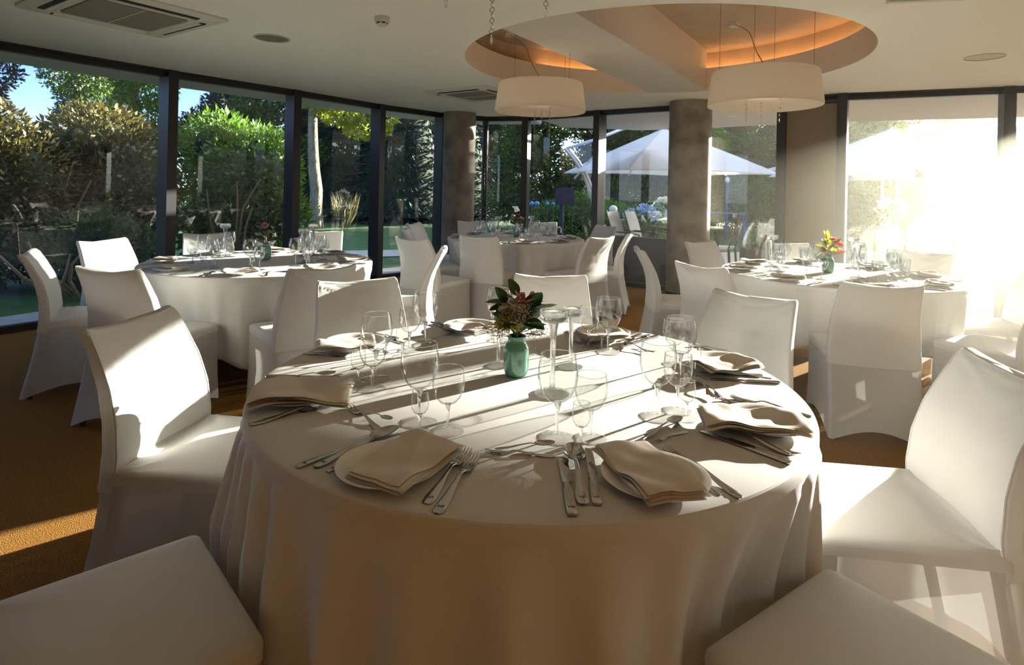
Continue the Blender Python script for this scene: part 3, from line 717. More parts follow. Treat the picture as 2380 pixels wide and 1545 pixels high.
# ---------------------------------------------------------------- the eight settings of the front table
MAINSET = {
 'FL': dict(w='front left setting, below the two left goblets', plate=(905, 1096), nap=((800, 1098), (930, 1147), (1068, 1045), (972, 1010)), big=(973, 982), wine=(1040, 1003), small=(975, 1006),
   lay=[('K', (880, 1018), (689, 1090)), ('S', (924, 1003), (731, 1090)), ('B', (880, 1046), (760, 1100)), ('F', (1086, 1049), (990, 1174)), ('F', (1107, 1062), (1014, 1197)),
        ('f', (812, 947), (885, 1003)), ('s', (912, 985), (838, 962))]),
 'FR': dict(w='front right setting, nearest the camera', plate=(1522, 1122), nap=((1388, 1042), (1500, 1172), (1645, 1146), (1482, 1018)), big=(1294, 1018), wine=(1372, 1019), small=(1350, 1038),
   lay=[('B', (1303, 1072), (1331, 1203)), ('S', (1329, 1043), (1356, 1178)), ('K', (1365, 1046), (1388, 1178)), ('F', (1548, 1046), (1722, 1160)), ('F', (1560, 1082), (1674, 1153)),
        ('f', (1127, 1052), (1288, 1063)), ('s', (1290, 1040), (1150, 1052))]),
 'R': dict(w='right setting before the close right chair', plate=(1778, 990), nap=((1630, 945), (1632, 992), (1876, 1008), (1870, 962)), big=(1527, 970), wine=(1574, 955), small=(1596, 974),
   lay=[('K', (1627, 1005), (1838, 1080)), ('S', (1652, 985), (1836, 1062)), ('B', (1690, 1022), (1834, 1071)), ('F', (1698, 925), (1886, 970)), ('F', (1672, 930), (1850, 975)),
        ('s', (1582, 980), (1500, 1022)), ('f', (1516, 1031), (1597, 1004))]),
 'RB': dict(w='right setting before the back right chair', plate=(1682, 849), nap=((1618, 850), (1752, 838), .20, .125, 3), big=(1580, 886), wine=(1566, 848), small=(1613, 874),
   lay=[('K', (1648, 883), (1813, 891)), ('S', (1643, 866), (1793, 884)), ('B', (1628, 866), (1772, 875)), ('F', (1600, 806), (1690, 815)),
        ('s', (1615, 886), (1660, 930)), ('f', (1676, 925), (1640, 895))]),
 'BR': dict(w='back right setting behind the tall candle holders', plate=(1402, 780), nap=((1345, 782), (1450, 770), .20, .12, 4), big=(1413, 819), wine=(1368, 808), small=(1399, 812),
   lay=[('K', (1442, 808), (1530, 782)), ('S', (1450, 800), (1510, 780)), ('B', (1440, 795), (1490, 778)), ('F', (1345, 800), (1318, 770)), ('s', (1453, 801), (1505, 822)), ('f', (1525, 818), (1468, 812))]),
 'B': dict(w='back setting half hidden behind the flowers', plate=(1092, 764), nap=((1060, 752), (1130, 772), .20, .125, 0), big=(1159, 791), wine=(1228, 788), small=(1192, 795),
   lay=[('K', (1058, 775), (1003, 750)), ('S', (1072, 770), (1020, 752)), ('B', (1045, 765), (1012, 748)), ('F', (1140, 770), (1180, 752)), ('f', (1052, 776), (1012, 786)), ('s', (1000, 792), (1040, 786))]),
 'BL': dict(w='back left setting before the back left chair', plate=(826, 802), nap=((762, 800), (850, 795), .20, .125, 1), big=(987, 802), wine=(951, 815), small=(934, 828),
   lay=[('K', (940, 800), (880, 780)), ('S', (925, 795), (870, 776)), ('F', (804, 831), (704, 823)), ('F', (810, 825), (730, 818)), ('f', (905, 822), (870, 808)), ('s', (815, 868), (850, 852))]),
 'L': dict(w='left setting before the sunlit left chair', plate=(694, 926), nap=((600, 886), (588, 940), (822, 932), (812, 880)), big=(873, 881), wine=(865, 905), small=(832, 894),
   lay=[('K', (790, 879), (618, 877)), ('S', (782, 872), (650, 882)), ('B', (770, 884), (680, 884)), ('F', (795, 936), (579, 990)), ('F', (745, 950), (606, 977))]),
}
NAMES = {'K': (KNIFE, 'table knife', 'table knives on the front table'), 'S': (SPOON, 'table spoon', 'table spoons on the front table'), 'B': (BKNIFE, 'butter knife', 'butter knives on the front table'),
         'F': (FORK, 'dinner fork', 'dinner forks on the front table'), 'f': (DFORK, 'dessert fork', 'dessert forks on the front table'), 's': (DSPOON, 'dessert spoon', 'dessert spoons on the front table')}
for key, d in MAINSET.items():
    w = d['w']; c = Vector(at(*d['plate'])); tc = Vector(TAB[0])
    tag(place('plate', PLATE_ME, None, (c.x, c.y, TOP)), 'white plate under a napkin, ' + w, 'plate', 'plates on the front table')
    if len(d['nap'][0]) == 2 and len(d['nap']) == 4:
        a, b, e, f = [Vector(at(*q, TOP + .025)) for q in d['nap']]   # left, near, right, far corner
        m = (a + b + e + f)/4; u = (e - b + f - a)/2; v = (f - e + a - b)/2; L, W = u.length, v.length; ang = math.atan2(u.y, u.x); s = len(w)
        if L < W: L, W, ang = W, L, math.atan2(v.y, v.x)
    else:
        p, q, L, W, s = d['nap']; a, b = Vector(at(*p, TOP + .03)), Vector(at(*q, TOP + .03)); m = (a + b)/2; ang = math.atan2(b.y - a.y, b.x - a.x)
    o = place('napkin', napkin_mesh(100 + s*3 + len(w), L, W, 4, .85), None, (m.x, m.y, TOP + .0015), ang); tag(o, 'folded beige napkin on plate, ' + w, 'napkin', 'napkins on the front table')
    for st, kk, nm, gp in ((BIG, 'big', 'large wine goblet', 'goblets'), (WINE, 'wine', 'medium wine glass', 'wine glasses'), (SMALL, 'small', 'small liqueur glass', 'liqueur glasses')):
        x, y = at(*d[kk]); st((x, y, TOP), 0, nm + ', ' + w, gp + ' on the front table')
    nf = 0
    for code, hd, tl in d['lay']:
        st, nm, gp = NAMES[code]; extra = ''
        if code == 'F':
            extra = ('inner ', 'outer ')[nf] if sum(1 for z in d['lay'] if z[0] == 'F') > 1 else ''; nf += 1
        z = TOP + .0008 + (.0065 if code == 's' else 0) + (.003 if code == 'S' else 0)
        big = code in 'KSFB'
        r = lay(st, at(*hd), at(*tl), 'steel ' + extra + nm + ', ' + w, gp, z)
        if key in ('FL', 'FR') and big: engrave(r, z=.0040 if code in 'SF' else .0072)
# candle holders
for (x, y), lab, sc in (((1283, 916), 'tall glass candle holder right of the green vase, nearest one', .95), ((1326, 853), 'tall glass candle holder behind the nearer one, right of flowers', .775), ((1158, 851), 'tall glass candle holder left of green vase, top hidden by flowers', .72)):
    px = at(x, y); CANDLE((px[0], px[1], TOP), 0, lab, 'tall glass candle holders', sc)
# ================================================================ settings of the three other tables
DIRS = ['right', 'back right', 'back', 'back left', 'left', 'front left', 'front', 'front right']
FARCUT = {}
def simple_fork():
    mb = MB(); steel_strip(mb, [(0, .008, .003), (.02, .0105, .003), (.06, .006, .007), (.115, .0036, .012), (.14, .011, .005), (.155, .0118, .004)], [.003]*6)
    for k in range(4):
        x = (k - 1.5)*.0062; mb.box((x, .178, .005), (.003, .05, .0018))
    return mb.mesh('dinner_fork', M['steel'])
def simple_knife():
    mb = MB(); steel_strip(mb, [(0, .008, .004), (.05, .0085, .004), (.098, .007, .004), (.11, .0095, .004), (.19, .0095, .004), (.214, .003, .004)], [.006, .006, .005, .002, .002, .001]); return mb.mesh('table_knife', M['steel'])
def simple_spoon():
    mb = MB(); steel_strip(mb, [(0, .008, .003), (.02, .0105, .003), (.06, .006, .007), (.118, .0036, .012), (.14, .008, .008), (.155, .017, .006), (.17, .0205, .006), (.19, .017, .006), (.205, .003, .008)], [.003]*9); return mb.mesh('table_spoon', M['steel'])
FARCUT = {'dinner_fork': simple_fork(), 'table_knife': simple_knife(), 'table_spoon': simple_spoon()}
for k, off in ((1, 12), (2, 6), (3, -8)):
    rr = random.Random(50 + k); cx, cyy = TAB[k]; tn = TN[k]
    for j in range(8):
        ph = R(j*45 + off); u = Vector((math.cos(ph), math.sin(ph))); v = Vector((-u.y, u.x)); c0 = Vector((cx, cyy))
        wh = 'at the %s of the %s' % (DIRS[j], tn)
        P = lambda r, s: c0 + u*r + v*s
        c = P(.655, rr.uniform(-.02, .02)); tag(place('plate', PLATE_ME, None, (c.x, c.y, TOP)), 'white plate under a napkin ' + wh, 'plate', 'plates on the ' + tn)
        n = P(.655, rr.uniform(-.02, .02)); tag(place('napkin', NAPK[(j + k) % 5], None, (n.x, n.y, TOP + .0015), ph + R(rr.uniform(20, 150))), 'folded beige napkin on plate ' + wh, 'napkin', 'napkins on the ' + tn)
        for nm, r, s, lab in (('wine_goblet', .40, .0, 'large wine goblet'), ('wine_glass', .43, .085, 'medium wine glass'), ('liqueur_glass', .455, .02, 'small liqueur glass')):
            p = P(r + rr.uniform(-.02, .02), s + rr.uniform(-.015, .015)); tag(place(nm, FARG[nm], None, (p.x, p.y, TOP)), lab + ' ' + wh, 'glass', nm.replace('_', ' ') + ' row on the ' + tn)
        for nm, s, lab, cat in (('table_knife', -.19, 'steel table knife', 'knife'), ('table_spoon', -.16, 'steel table spoon', 'spoon'), ('dinner_fork', .17, 'steel dinner fork', 'fork')):
            p = P(.755, s + rr.uniform(-.008, .008)); tag(place(nm, FARCUT[nm], None, (p.x, p.y, TOP + .001), ph + PI/2 + R(rr.uniform(-9, 9))), lab + ' ' + wh, cat, cat + 's on the ' + tn)
for k, pts in ((1, ((-2.28, 4.72), (-1.62, 4.85), (-1.52, 4.35))), (2, ((-.15, 6.85), (.25, 7.2))), (3, ((2.47, 4.20), (2.10, 4.75), (2.75, 4.75)))):
    for j, (x, y) in enumerate(pts):
        CANDLE((x, y, TOP), 0, [['tall glass candle holder left of the flowers, left window table', 'tall glass candle holder right behind flowers, left window table', 'tall glass candle holder right of the vase, left window table'],
            ['tall glass candle holder left of the flowers, far table', 'tall glass candle holder behind the flowers, far table'],
            ['tall glass candle holder before the flowers, right table', 'tall glass candle holder left of flowers, right table', 'tall glass candle holder right of flowers, right table']][k - 1][j], 'tall glass candle holders')

# ================================================================ vases and bouquets
def vase_proto():
    t = thing('vase', 'x', 'vase')
    mb = MB(); mb.lathe([(.0005, .002), (.027, .002), (.031, .004), (.036, .011), (.0392, .022), (.0402, .036), (.0404, .06), (.0404, .083), (.0398, .088), (.0385, .091), (.031, .104), (.0285, .108), (.0278, .112), (.0278, .120), (.0286, .123), (.0284, .126), (.0262, .1265), (.0245, .124), (.0242, .11), (.034, .09), (.037, .08), (.036, .02), (.0005, .012)], 40)
    mb.build('vase_body', M['vase'], t, angle=50); return t
VASE = Stamp(vase_proto())
VP = [at(1199, 873), at(617, 604), at(1200, 551), at(1924, 634)]
for k, lab in enumerate(('green glazed vase in the middle of the front table', 'green glazed vase on the left window table', 'green glazed vase on the far table', 'pale green vase in the haze on right table')):
    VASE((VP[k][0], VP[k][1], TOP), 0, lab, 'green glazed vases', [1.0, 1.0, 1.0, 1.05][k])
def leaf_blade(mb, base, d, L, W, roll=0.0, curl=.25):
    """one broad pointed leaf with a folded midrib"""
    d = Vector(d).normalized(); up = Vector((0, 0, 1)); x = d.cross(up)
    x = x.normalized() if x.length > .05 else Vector((1, 0, 0)); n = x.cross(d)
    x, n = x*math.cos(roll) + n*math.sin(roll), n*math.cos(roll) - x*math.sin(roll)
    N = 9
    def f(u, v):
        w = 1.12*W*max(0.0, math.sin(PI*u**.8))**.7; s = (v - .5)*2
        return Vector(base) + d*L*u + x*w*.5*s + n*(-curl*L*u*u*.5 + abs(s)*w*.14)
    mb.grid(4, N, lambda a, b: f(b, a)); return mb
def petals(mb, c, up, n, L, W, spread, seed, curl=-.2):
    up = Vector(up).normalized(); a = up.orthogonal().normalized(); b = up.cross(a); rr = random.Random(seed)
    for k in range(n):
        th = 2*PI*k/n + rr.uniform(-.2, .2); s = spread*rr.uniform(.85, 1.15); d = (a*math.cos(th) + b*math.sin(th))*math.sin(s) + up*math.cos(s)
        leaf_blade(mb, Vector(c), d, L*rr.uniform(.85, 1.1), W, rr.uniform(-.3, .3), curl)
def sprig(mb, mf, base, d, L, seed, n=26):
    """thin branching twig with tiny dry blossoms"""
    rr = random.Random(seed); d = Vector(d).normalized(); tip = Vector(base) + d*L
    mb.tube([base, Vector(base) + d*L*.5 + Vector((0, 0, .006)), tip], [.0011, .0009, .0006], 5)
    for k in range(int(n*1.6)):
        u = rr.uniform(.45, 1.02); p = Vector(base) + d*L*u; q = p + Vector((rr.gauss(0, .013), rr.gauss(0, .013), rr.gauss(.006, .011)))
        mb.tube([p, q], .0004, 4); mf.ball(q, rr.uniform(.0009, .0018), 6, 4)
def bouquet(k, label):
    vx, vy = VP[k]; t = thing('bouquet', label, 'flowers', (vx, vy, TOP), 0, 'bouquets in the green vases'); z0 = .10
    rr = random.Random(77 + k); O = Vector((0, 0, z0))
    part = lambda nm, mb, m, ang=180: mb.build(nm, m, t, fixn=False, angle=ang)
    def stem_to(p, w=.0016):
        mb = MB(); p = Vector(p); mb.tube([(p.x*.05, p.y*.05, .03), (p.x*.22, p.y*.22, .135), (p.x*.7, p.y*.7, .135 + (p.z - .135)*.65), tuple(p)], w, 6); mb.build('stem', M['stem'], t)
    if k == 0:
        # broad dark leaves, each a part
        for b, d, L, W, ro in (((.03, -.01, .20), (.42, -.15, .72), .085, .045, .9), ((.045, -.012, .19), (.75, -.1, .5), .088, .046, .5), ((.035, -.03, .15), (.55, -.3, .35), .07, .05, .4),
                          ((.02, -.02, .17), (.5, -.2, -.05), .07, .055, -.2), ((-.035, 0, .225), (-.45, 0, .75), .062, .032, .8), ((-.04, 0, .225), (-.95, .05, .12), .062, .030, .2),
                          ((-.04, .0, .215), (-.8, -.1, -.1), .05, .024, .5), ((-.05, 0, .20), (-.2, .1, -.7), .055, .028, .6), ((.0, .0, .25), (-.35, .1, .7), .06, .028, .9), ((-.012, 0, .24), (-.85, 0, .25), .05, .026, .1),
                          ((.03, .02, .16), (.2, .3, .55), .09, .045, .2), ((-.03, .03, .16), (-.3, .3, .6), .08, .04, .4), ((.008, -.02, .14), (.25, -.2, .3), .055, .036, .3), ((.02, -.02, .135), (.9, -.1, .05), .06, .025, .2), ((.01, .0, .16), (.35, -.2, .8), .09, .05, .6), ((-.005, .01, .17), (.1, .1, 1), .085, .05, .3), ((.03, .0, .17), (.7, .1, .65), .085, .05, 1.0), ((-.02, .0, .15), (-.6, -.1, .6), .075, .045, .5)):
            mb = MB(); leaf_blade(mb, b, d, L, W*1.12, ro, .25); part('leaf', mb, M['leaf_dark'])
            stem_to(b, .0013)
        mb = MB(); petals(mb, (.012, -.02, .222), (.25, -.5, .9), 6, .052, .026, .75, 3, -.1); petals(mb, (.012, -.02, .222), (.25, -.5, .9), 5, .045, .02, .35, 4, .1); part('pink_bloom', mb, M['pink']); stem_to((.012, -.02, .222))
        mb = MB(); petals(mb, (.045, .01, .225), (.6, 0, .8), 6, .045, .022, .7, 9, -.1); part('pink_bloom', mb, M['pink'])
        for c, s in (((-.032, -.015, .195), 11), ((-.003, -.03, .205), 12)):
            mb = MB(); petals(mb, c, (-.1, -.3, 1), 5, .05, .044, .4, s, .35); petals(mb, c, (-.1, -.3, 1), 6, .043, .036, .22, s + 5, .2); part('rose_bloom', mb, M['cream_petal']); stem_to(c)
        mb = MB(); cc = Vector((-.03, -.045, .165))
        for i in range(230):
            v = Vector((rr.gauss(0, 1), rr.gauss(0, 1), rr.gauss(0, 1))).normalized(); v.z = abs(v.z)*.8 - .1
            leaf_blade(mb, cc + v*.010, v, rr.uniform(.026, .042), .0085, rr.uniform(0, 3), rr.uniform(-.3, .4))
        part('yellow_bloom', mb, M['chrys']); stem_to(cc)
        for b, d, L, s, n in (((-.015, -.012, .12), (-.85, -.25, .35), .10, 1, 34), ((-.012, -.015, .12), (-.7, -.5, .2), .085, 2, 30), ((-.01, -.012, .12), (-.45, -.6, .45), .085, 3, 30), ((.0, -.012, .12), (.02, -.45, .75), .125, 4, 60),
                              ((.012, -.012, .12), (.75, -.4, .25), .085, 5, 26), ((.004, -.012, .12), (-.1, -.5, .55), .10, 6, 46), ((.006, -.012, .12), (.14, -.4, .75), .12, 8, 46), ((.015, .0, .12), (.9, -.1, .35), .07, 7, 18)):
            mb, mf = MB(), MB(); sprig(mb, mf, b, d, L, s, n); o = mb.build('sprig', M['twig'], t); mf.build('blossom', M['gyp'], o)
        mb = MB()
        for i in range(14):
            a = rr.uniform(0, 6.28); r = rr.uniform(.004, .018); mb.tube([(r*.6*math.cos(a), r*.6*math.sin(a), .05), (r*math.cos(a), r*math.sin(a), .125), (2.6*r*math.cos(a + .3), 2.6*r*math.sin(a + .3), .175)], .0014, 5)
        mb.build('stem', M['stem'], t)
    else:
        spec = {1: [((.0, -.02, .24), .05, 'pink', 1), ((-.05, -.01, .185), .035, 'white_petal', 2), ((.035, -.01, .20), .03, 'cream_petal', 3), ((.01, -.03, .19), .035, 'chrys', 4)],
                2: [((.01, -.02, .235), .045, 'red', 1), ((-.05, -.01, .205), .042, 'cream_petal', 2), ((.06, 0, .21), .042, 'white_petal', 3), ((.035, -.02, .175), .035, 'white_petal', 4), ((-.02, -.03, .16), .03, 'chrys', 5)],
                3: [((.07, -.02, .20), .05, 'coral', 1), ((.09, 0, .15), .045, 'coral', 2), ((.03, -.01, .235), .045, 'coral', 3), ((-.045, -.02, .15), .05, 'cream_petal', 4), ((-.02, 0, .21), .045, 'chrys', 5)]}[k]
        for c, r, m, s in spec:
            mb = MB(); petals(mb, c, (c[0]*2, -.5, 1), 9, r, r*.7, .95, s, -.2); petals(mb, c, (c[0]*2, -.5, 1), 7, r*.85, r*.6, .5, s + 9, .1); petals(mb, c, (c[0]*2, -.5, 1), 5, r*.7, r*.5, .2, s + 20, .2); part('bloom', mb, M[m]); stem_to(c)
        for i in range(12):
            a = i*PI/6 + rr.uniform(-.2, .2); mb = MB(); el = rr.uniform(.2, 1.1); d = (math.cos(a)*math.cos(el), math.sin(a)*math.cos(el), math.sin(el))
            big = k == 3 and i in (2, 3, 4, 5)
            leaf_blade(mb, (.02*math.cos(a), .02*math.sin(a), .14 + .06*rr.random() + (.05 if big else 0)), d if not big else (math.cos(a)*.5, -.1, 1), rr.uniform(.07, .1), .032, rr.uniform(0, 1.2)); part('leaf', mb, M['yellow_leaf'] if k == 3 and i % 2 == 0 or big else M['leaf_dark'])
        mb, mf = MB(), MB()
        for i in range(5): sprig(mb, mf, (0, 0, .12), (rr.uniform(-1, 1), rr.uniform(-.6, .3), .6), .10, 40 + i, 14)
        o = mb.build('sprig', M['twig'], t); mf.build('blossom', M['gyp'], o)
for k, lab in enumerate(('bouquet with pink bloom and broad dark leaves, front table', 'bouquet with a dusky pink bloom, left window table', 'bouquet of red and cream blooms, far table', 'coral and yellow green bouquet in the sun haze, right table')): bouquet(k, lab)
# little white card stand on the far table
p = at(1298, 541)
t = thing('table_number_stand', 'small white card stand at the right of the far table', 'stand', (p[0], p[1], TOP), .3)
mb = MB(); pts = [(-.035 + 0, 0, 0), (-.035, 0, .055), (-.02, 0, .075), (.02, 0, .075), (.035, 0, .055), (.035, 0, 0)]
mb.tube(pts, .011, 8); mb.build('arch', M['china'], t)
# ================================================================ outside: ground
M['lawn'] = mat('lawn', (.022, .075, .014), .9, var=(.045, .12, .016), vscale=1.5, bump=.8, bscale=60, bdist=.03)
M['path'] = mat('gravel_path', (.36, .35, .33), .9, var=(.28, .275, .26), vscale=14, bump=.5, bscale=80)
M['deck'] = mat('deck_boards', (.52, .41, .28), .7, var=(.44, .34, .23), vscale=6, stretch=(.3, 4, 1), bump=.6, bscale=3.2, bdist=.01, wave=0.4)
M['leaf'] = mat('garden_leaf', (.030, .075, .012), .5, var=(.10, .17, .025), vscale=2.2, translucent=.3)
M['leaf_bright'] = mat('bright_shrub_leaf', (.055, .14, .012), .42, var=(.15, .28, .025), vscale=2.5, translucent=.35)
M['leaf_ochre'] = mat('sunlit_ochre_leaf', (.055, .058, .016), .5, var=(.19, .155, .042), vscale=2.5, translucent=.25)  # ochre sunlight and dappled shade are put into these leaf tones
M['leaf_blue'] = mat('dark_conifer_leaf', (.010, .022, .022), .7, var=(.022, .040, .036), vscale=1.2, translucent=.1)  # dark bluish green foliage
M['leaf_yellow'] = mat('yellow_tree_leaf', (.22, .28, .02), .5, var=(.38, .40, .04), vscale=3, translucent=.4)
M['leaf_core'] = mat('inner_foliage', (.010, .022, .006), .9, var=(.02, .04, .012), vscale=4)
M['bark'] = mat('flaky_bark', (.40, .33, .20), .85, var=(.20, .15, .08), vscale=7, bump=1.0, bscale=16, bdist=.03, stretch=(1, 1, .4))
M['branch'] = mat('pale_branch', (.36, .25, .13), .8)
M['umbrella'] = mat('parasol_canvas', (.70, .69, .67), .8, translucent=.26)
M['alu'] = mat('brushed_aluminium', (.62, .63, .66), .35, metal=.8)
M['sling'] = mat('white_sling', (.82, .80, .74), .7, translucent=.25)
M['darkwood'] = mat('dark_slats', (.05, .035, .03), .6)
M['parapet'] = mat('navy_panel', (.025, .028, .055), .6, var=(.035, .035, .06), vscale=2)
M['globe'] = mat('opal_globe', (.85, .84, .8), .25)
M['blueball'] = mat('blue_glass_ball', (.06, .22, .5), .15, coat=.5)
M['bluepaint'] = mat('blue_paint', (.02, .09, .28), .5)
M['stone'] = mat('garden_stone', (.45, .42, .37), .9, var=(.30, .28, .25), vscale=6, bump=.8, bscale=12, bdist=.03)
M['whitepot'] = mat('white_pot', (.78, .76, .7), .5)
M['navy'] = mat('navy_board', (.012, .015, .05), .5)
def poly(name, pts, z, m):
    mb = MB(); mb.v = [(x, y, z) for x, y in pts]; mb.f.append(tuple(range(len(pts)))); return struct(mb.build(name, m, smooth=False))
poly('ground', [(-70, -30), (70, -30), (70, 90), (-70, 90)], -.04, M['lawn'])
poly('path', [(-9, 7.2), (-4.6, 10.0), (-3.2, 11.0), (-.3, 12.2), (.6, 13.6), (-.8, 13.2), (-3.6, 12.1), (-5.2, 11.0), (-10, 8.6)], -.025, M['path'])
poly('gravel_bounce_strip', [(-5.4, 1.8), (-5.15, 3.6), (-4.5, 4.95), (-3.65, 6.2), (-2.75, 7.35), (-1.95, 8.45), (-1.15, 9.3), (-.5, 9.7), (.2, 9.5), (.4, 10.3), (-.6, 10.6), (-1.7, 10.1), (-3.4, 8.2), (-4.3, 6.9), (-5.1, 5.4), (-5.9, 3.9), (-6.3, 1.8)], -.02, M['path'])  # pale strip added along the left glass to bounce light onto the ceiling
poly('terrace', [(.3, 9.2), (5, 5.8), (9.5, 3.2), (17, 6), (17, 14.5), (9, 14.5), (1.5, 12.6)], -.015, M['deck'])

# ---------------------------------------------------------------- trees and shrubs
def blob_pts(rs, n, blobs, shell=.55):
    """points and outward directions in a union of ellipsoids"""
    vol = np.array([b[3]*b[4]*b[5] for b in blobs]); k = rs.choice(len(blobs), n, p=vol/vol.sum())
    B = np.array(blobs)[k]; d = rs.normal(size=(n, 3)); d /= np.linalg.norm(d, axis=1, keepdims=True)
    r = shell + (1 - shell)*rs.rand(n, 1)**.6
    return B[:, :3] + d*r*B[:, 3:6], d
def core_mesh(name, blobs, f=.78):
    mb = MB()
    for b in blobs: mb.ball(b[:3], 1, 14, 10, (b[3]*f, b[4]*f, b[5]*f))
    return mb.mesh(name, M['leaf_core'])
def crown(name, m, blobs, n, L, W, seed, up=.2, core=True, shell=.55, droop=0.0):
    rs = np.random.RandomState(seed); P, D = blob_pts(rs, n, blobs, shell)
    D = D + rs.normal(size=D.shape)*.55 + np.array([0, 0, up - droop])
    return leafmesh(name, m, P, D, L*(.7 + .6*rs.rand(n)), W*(.7 + .6*rs.rand(n)), seed)
def shrub(name, label, cat, c, blobs, m, n, L, W, seed, branches=(), core=True, group='garden shrubs', up=.2):
    t = thing(name, label, cat, (c[0], c[1], 0), 0, group)
    place('foliage', crown('foliage', m, blobs, int(n*3.4), L*.62, W*.70, seed, up), t)
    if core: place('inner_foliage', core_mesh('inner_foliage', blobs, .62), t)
    for br in branches:
        mb = MB(); k = len(br); mb.tube(br, [.024 - .015*i/(k - 1) for i in range(k)], 7); mb.build('branch', M['branch'], t)
    return t
def tree(label, c, trunk_h, r, blobs, m, n, L, W, seed, group='garden trees', core=True, cat='tree', bark='bark', lean=(0, 0)):
    t = thing('tree', label, cat, (c[0], c[1], 0), 0, group)
    mb = MB(); rr = random.Random(seed); pts = [(lean[0]*q + rr.uniform(-.03, .03), lean[1]*q + rr.uniform(-.03, .03), trunk_h*q) for q in np.linspace(0, 1, 9)]
    mb.tube(pts, [r*(1.15 - .6*q) for q in np.linspace(0, 1, 9)], 12); mb.build('trunk', M[bark], t)
    place('crown', crown('crown', m, blobs, int(n*2.8), L*.62, W*.72, seed), t)
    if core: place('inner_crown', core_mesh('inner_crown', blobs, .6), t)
    return t
rr = random.Random(5)
# the big shrubs right outside the left panes
def BR(s, n, sx, h):
    out = []
    for _ in range(n):
        d = rr.uniform(-1, 1)*sx; x = rr.uniform(-.25, .25); k = rr.uniform(.75, 1.1)
        out.append([(x, -.35, 0), (x + d*.25, -.62, h*.35*k), (x + d*.62 + rr.uniform(-.06, .06), -.78, h*.7*k), (x + d*1.05, -.84, h*k)])
    return out
shrub('garden_shrub', 'bright green rhododendron outside, seen through second left pane', 'shrub', (-4.15, 9.2), [(-.2, 0, .9, .95, .8, .95), (.15, -.1, 1.5, .75, .7, .75), (-.45, .1, 1.9, .6, .6, .55), (.45, -.1, .75, .6, .6, .65)], M['leaf_bright'], 3600, .17, .06, 1, BR(1, 5, .55, 1.3))
shrub('garden_shrub', 'ochre lit shrub outside the leftmost pane, beside the first mullion', 'shrub', (-5.7, 8.3), [(0, 0, 1.0, .9, .8, 1.0), (-.1, 0, 1.75, .8, .7, .65), (.3, -.1, 1.2, .6, .6, .7)], M['leaf_ochre'], 3600, .15, .06, 2, BR(2, 6, .6, 1.5))
shrub('garden_shrub', 'dark branching shrub at the left edge of photo outside glass', 'shrub', (-6.5, 7.1), [(0, 0, .9, .9, .8, 1.0), (-.2, 0, 1.7, .8, .8, .7), (.35, .2, 1.3, .7, .6, .7)], M['leaf_ochre'], 3400, .14, .055, 3, BR(3, 7, .6, 1.5))
shrub('garden_shrub', 'low dark green shrub behind the left chairs outside glass', 'shrub', (-5.15, 7.1), [(0, .2, .45, .8, .5, .5), (-.6, .3, .5, .5, .4, .5)], M['leaf'], 1800, .12, .05, 4, BR(4, 5, .5, .7))
# the back row of tall trees at left
for k, (x, y, h, m, lab) in enumerate(((-19.5, 21, 6.6, 'leaf_blue', 'tall bluish tree at the far left edge, sky showing through'), (-16.2, 22, 6.9, 'leaf', 'tall airy tree far left behind shrubs, near the first pane centre'), (-13.4, 21, 6.0, 'leaf_bright', 'lit green conifer far behind shrubs, left of first mullion'),
      (-10.9, 23, 6.2, 'leaf_blue', 'dark tree far behind, right of the first mullion'), (-17.6, 25, 8.0, 'leaf_blue', 'tall blue dark tree behind the far left ones'), (-12.4, 26, 8.2, 'leaf_blue', 'tall blue dark tree behind the first mullion'), (-8.6, 21, 6.4, 'leaf', 'olive tree far behind rhododendron, left of second mullion'))):
    r = random.Random(90 + k)
    blobs = [(r.uniform(-.9, .9), r.uniform(-.6, .6), 1.6 + i*h*.13, r.uniform(.9, 1.5), 1.0, r.uniform(.7, 1.1)) for i in range(6)]
    tree(lab, (x, y), h*.8, .16, blobs, M[m], 3600, .26, .11, 60 + k, 'tall trees behind the left shrubs', core=False)
# the sunlit trunk with its yellow green branch
t = tree('sunlit pale trunk with yellow green branches beyond the third pane', (-5.75, 17.5), 4.6, .18, [(.9, -.2, 3.5, .9, .6, .45), (1.5, -.2, 3.0, .7, .5, .35), (.2, 0, 4.0, .9, .7, .5), (1.9, -.1, 3.35, .5, .4, .25)], M['leaf_yellow'], 1100, .24, .13, 71, core=False, lean=(-.25, 0))
# dark spruces
def spruce(label, c, h, w, seed):
    t = thing('spruce', label, 'tree', (c[0], c[1], 0), 0, 'dark spruces across the lawn')
    mb = MB(); mb.tube([(0, 0, 0), (0, 0, h)], [.16, .03], 8); mb.build('trunk', M['twig'], t)
    rs = np.random.RandomState(seed); n = 11000; z = rs.rand(n)**1.25*h; z = .15 + np.round(z/.28)*.28 + rs.normal(size=n)*.05
    a = rs.rand(n)*2*PI; rad = np.clip(w*(1 - z/(h + .3)), .05, None)*(.25 + .75*rs.rand(n)**.5)
    P = np.stack([rad*np.cos(a), rad*np.sin(a), z - rad*.18], 1); D = np.stack([np.cos(a), np.sin(a), -.45 + rs.normal(size=n)*.25], 1)
    place('needles', leafmesh('needles', M['leaf_blue'], P, D, .27*(.7 + .6*rs.rand(n)), .085, seed), t)
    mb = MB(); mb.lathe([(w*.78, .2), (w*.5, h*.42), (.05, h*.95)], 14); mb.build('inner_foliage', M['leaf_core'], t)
spruce('dark spruce across lawn behind the sunlit trunk', (-7.2, 23.5), 8.5, 2.6, 1)
spruce('dark spruce across lawn seen right of the sunlit trunk', (-4.3, 22.5), 8.0, 2.4, 2)
spruce('dark spruce across lawn seen left of left concrete column', (-2.7, 25.0), 8.4, 2.5, 3)
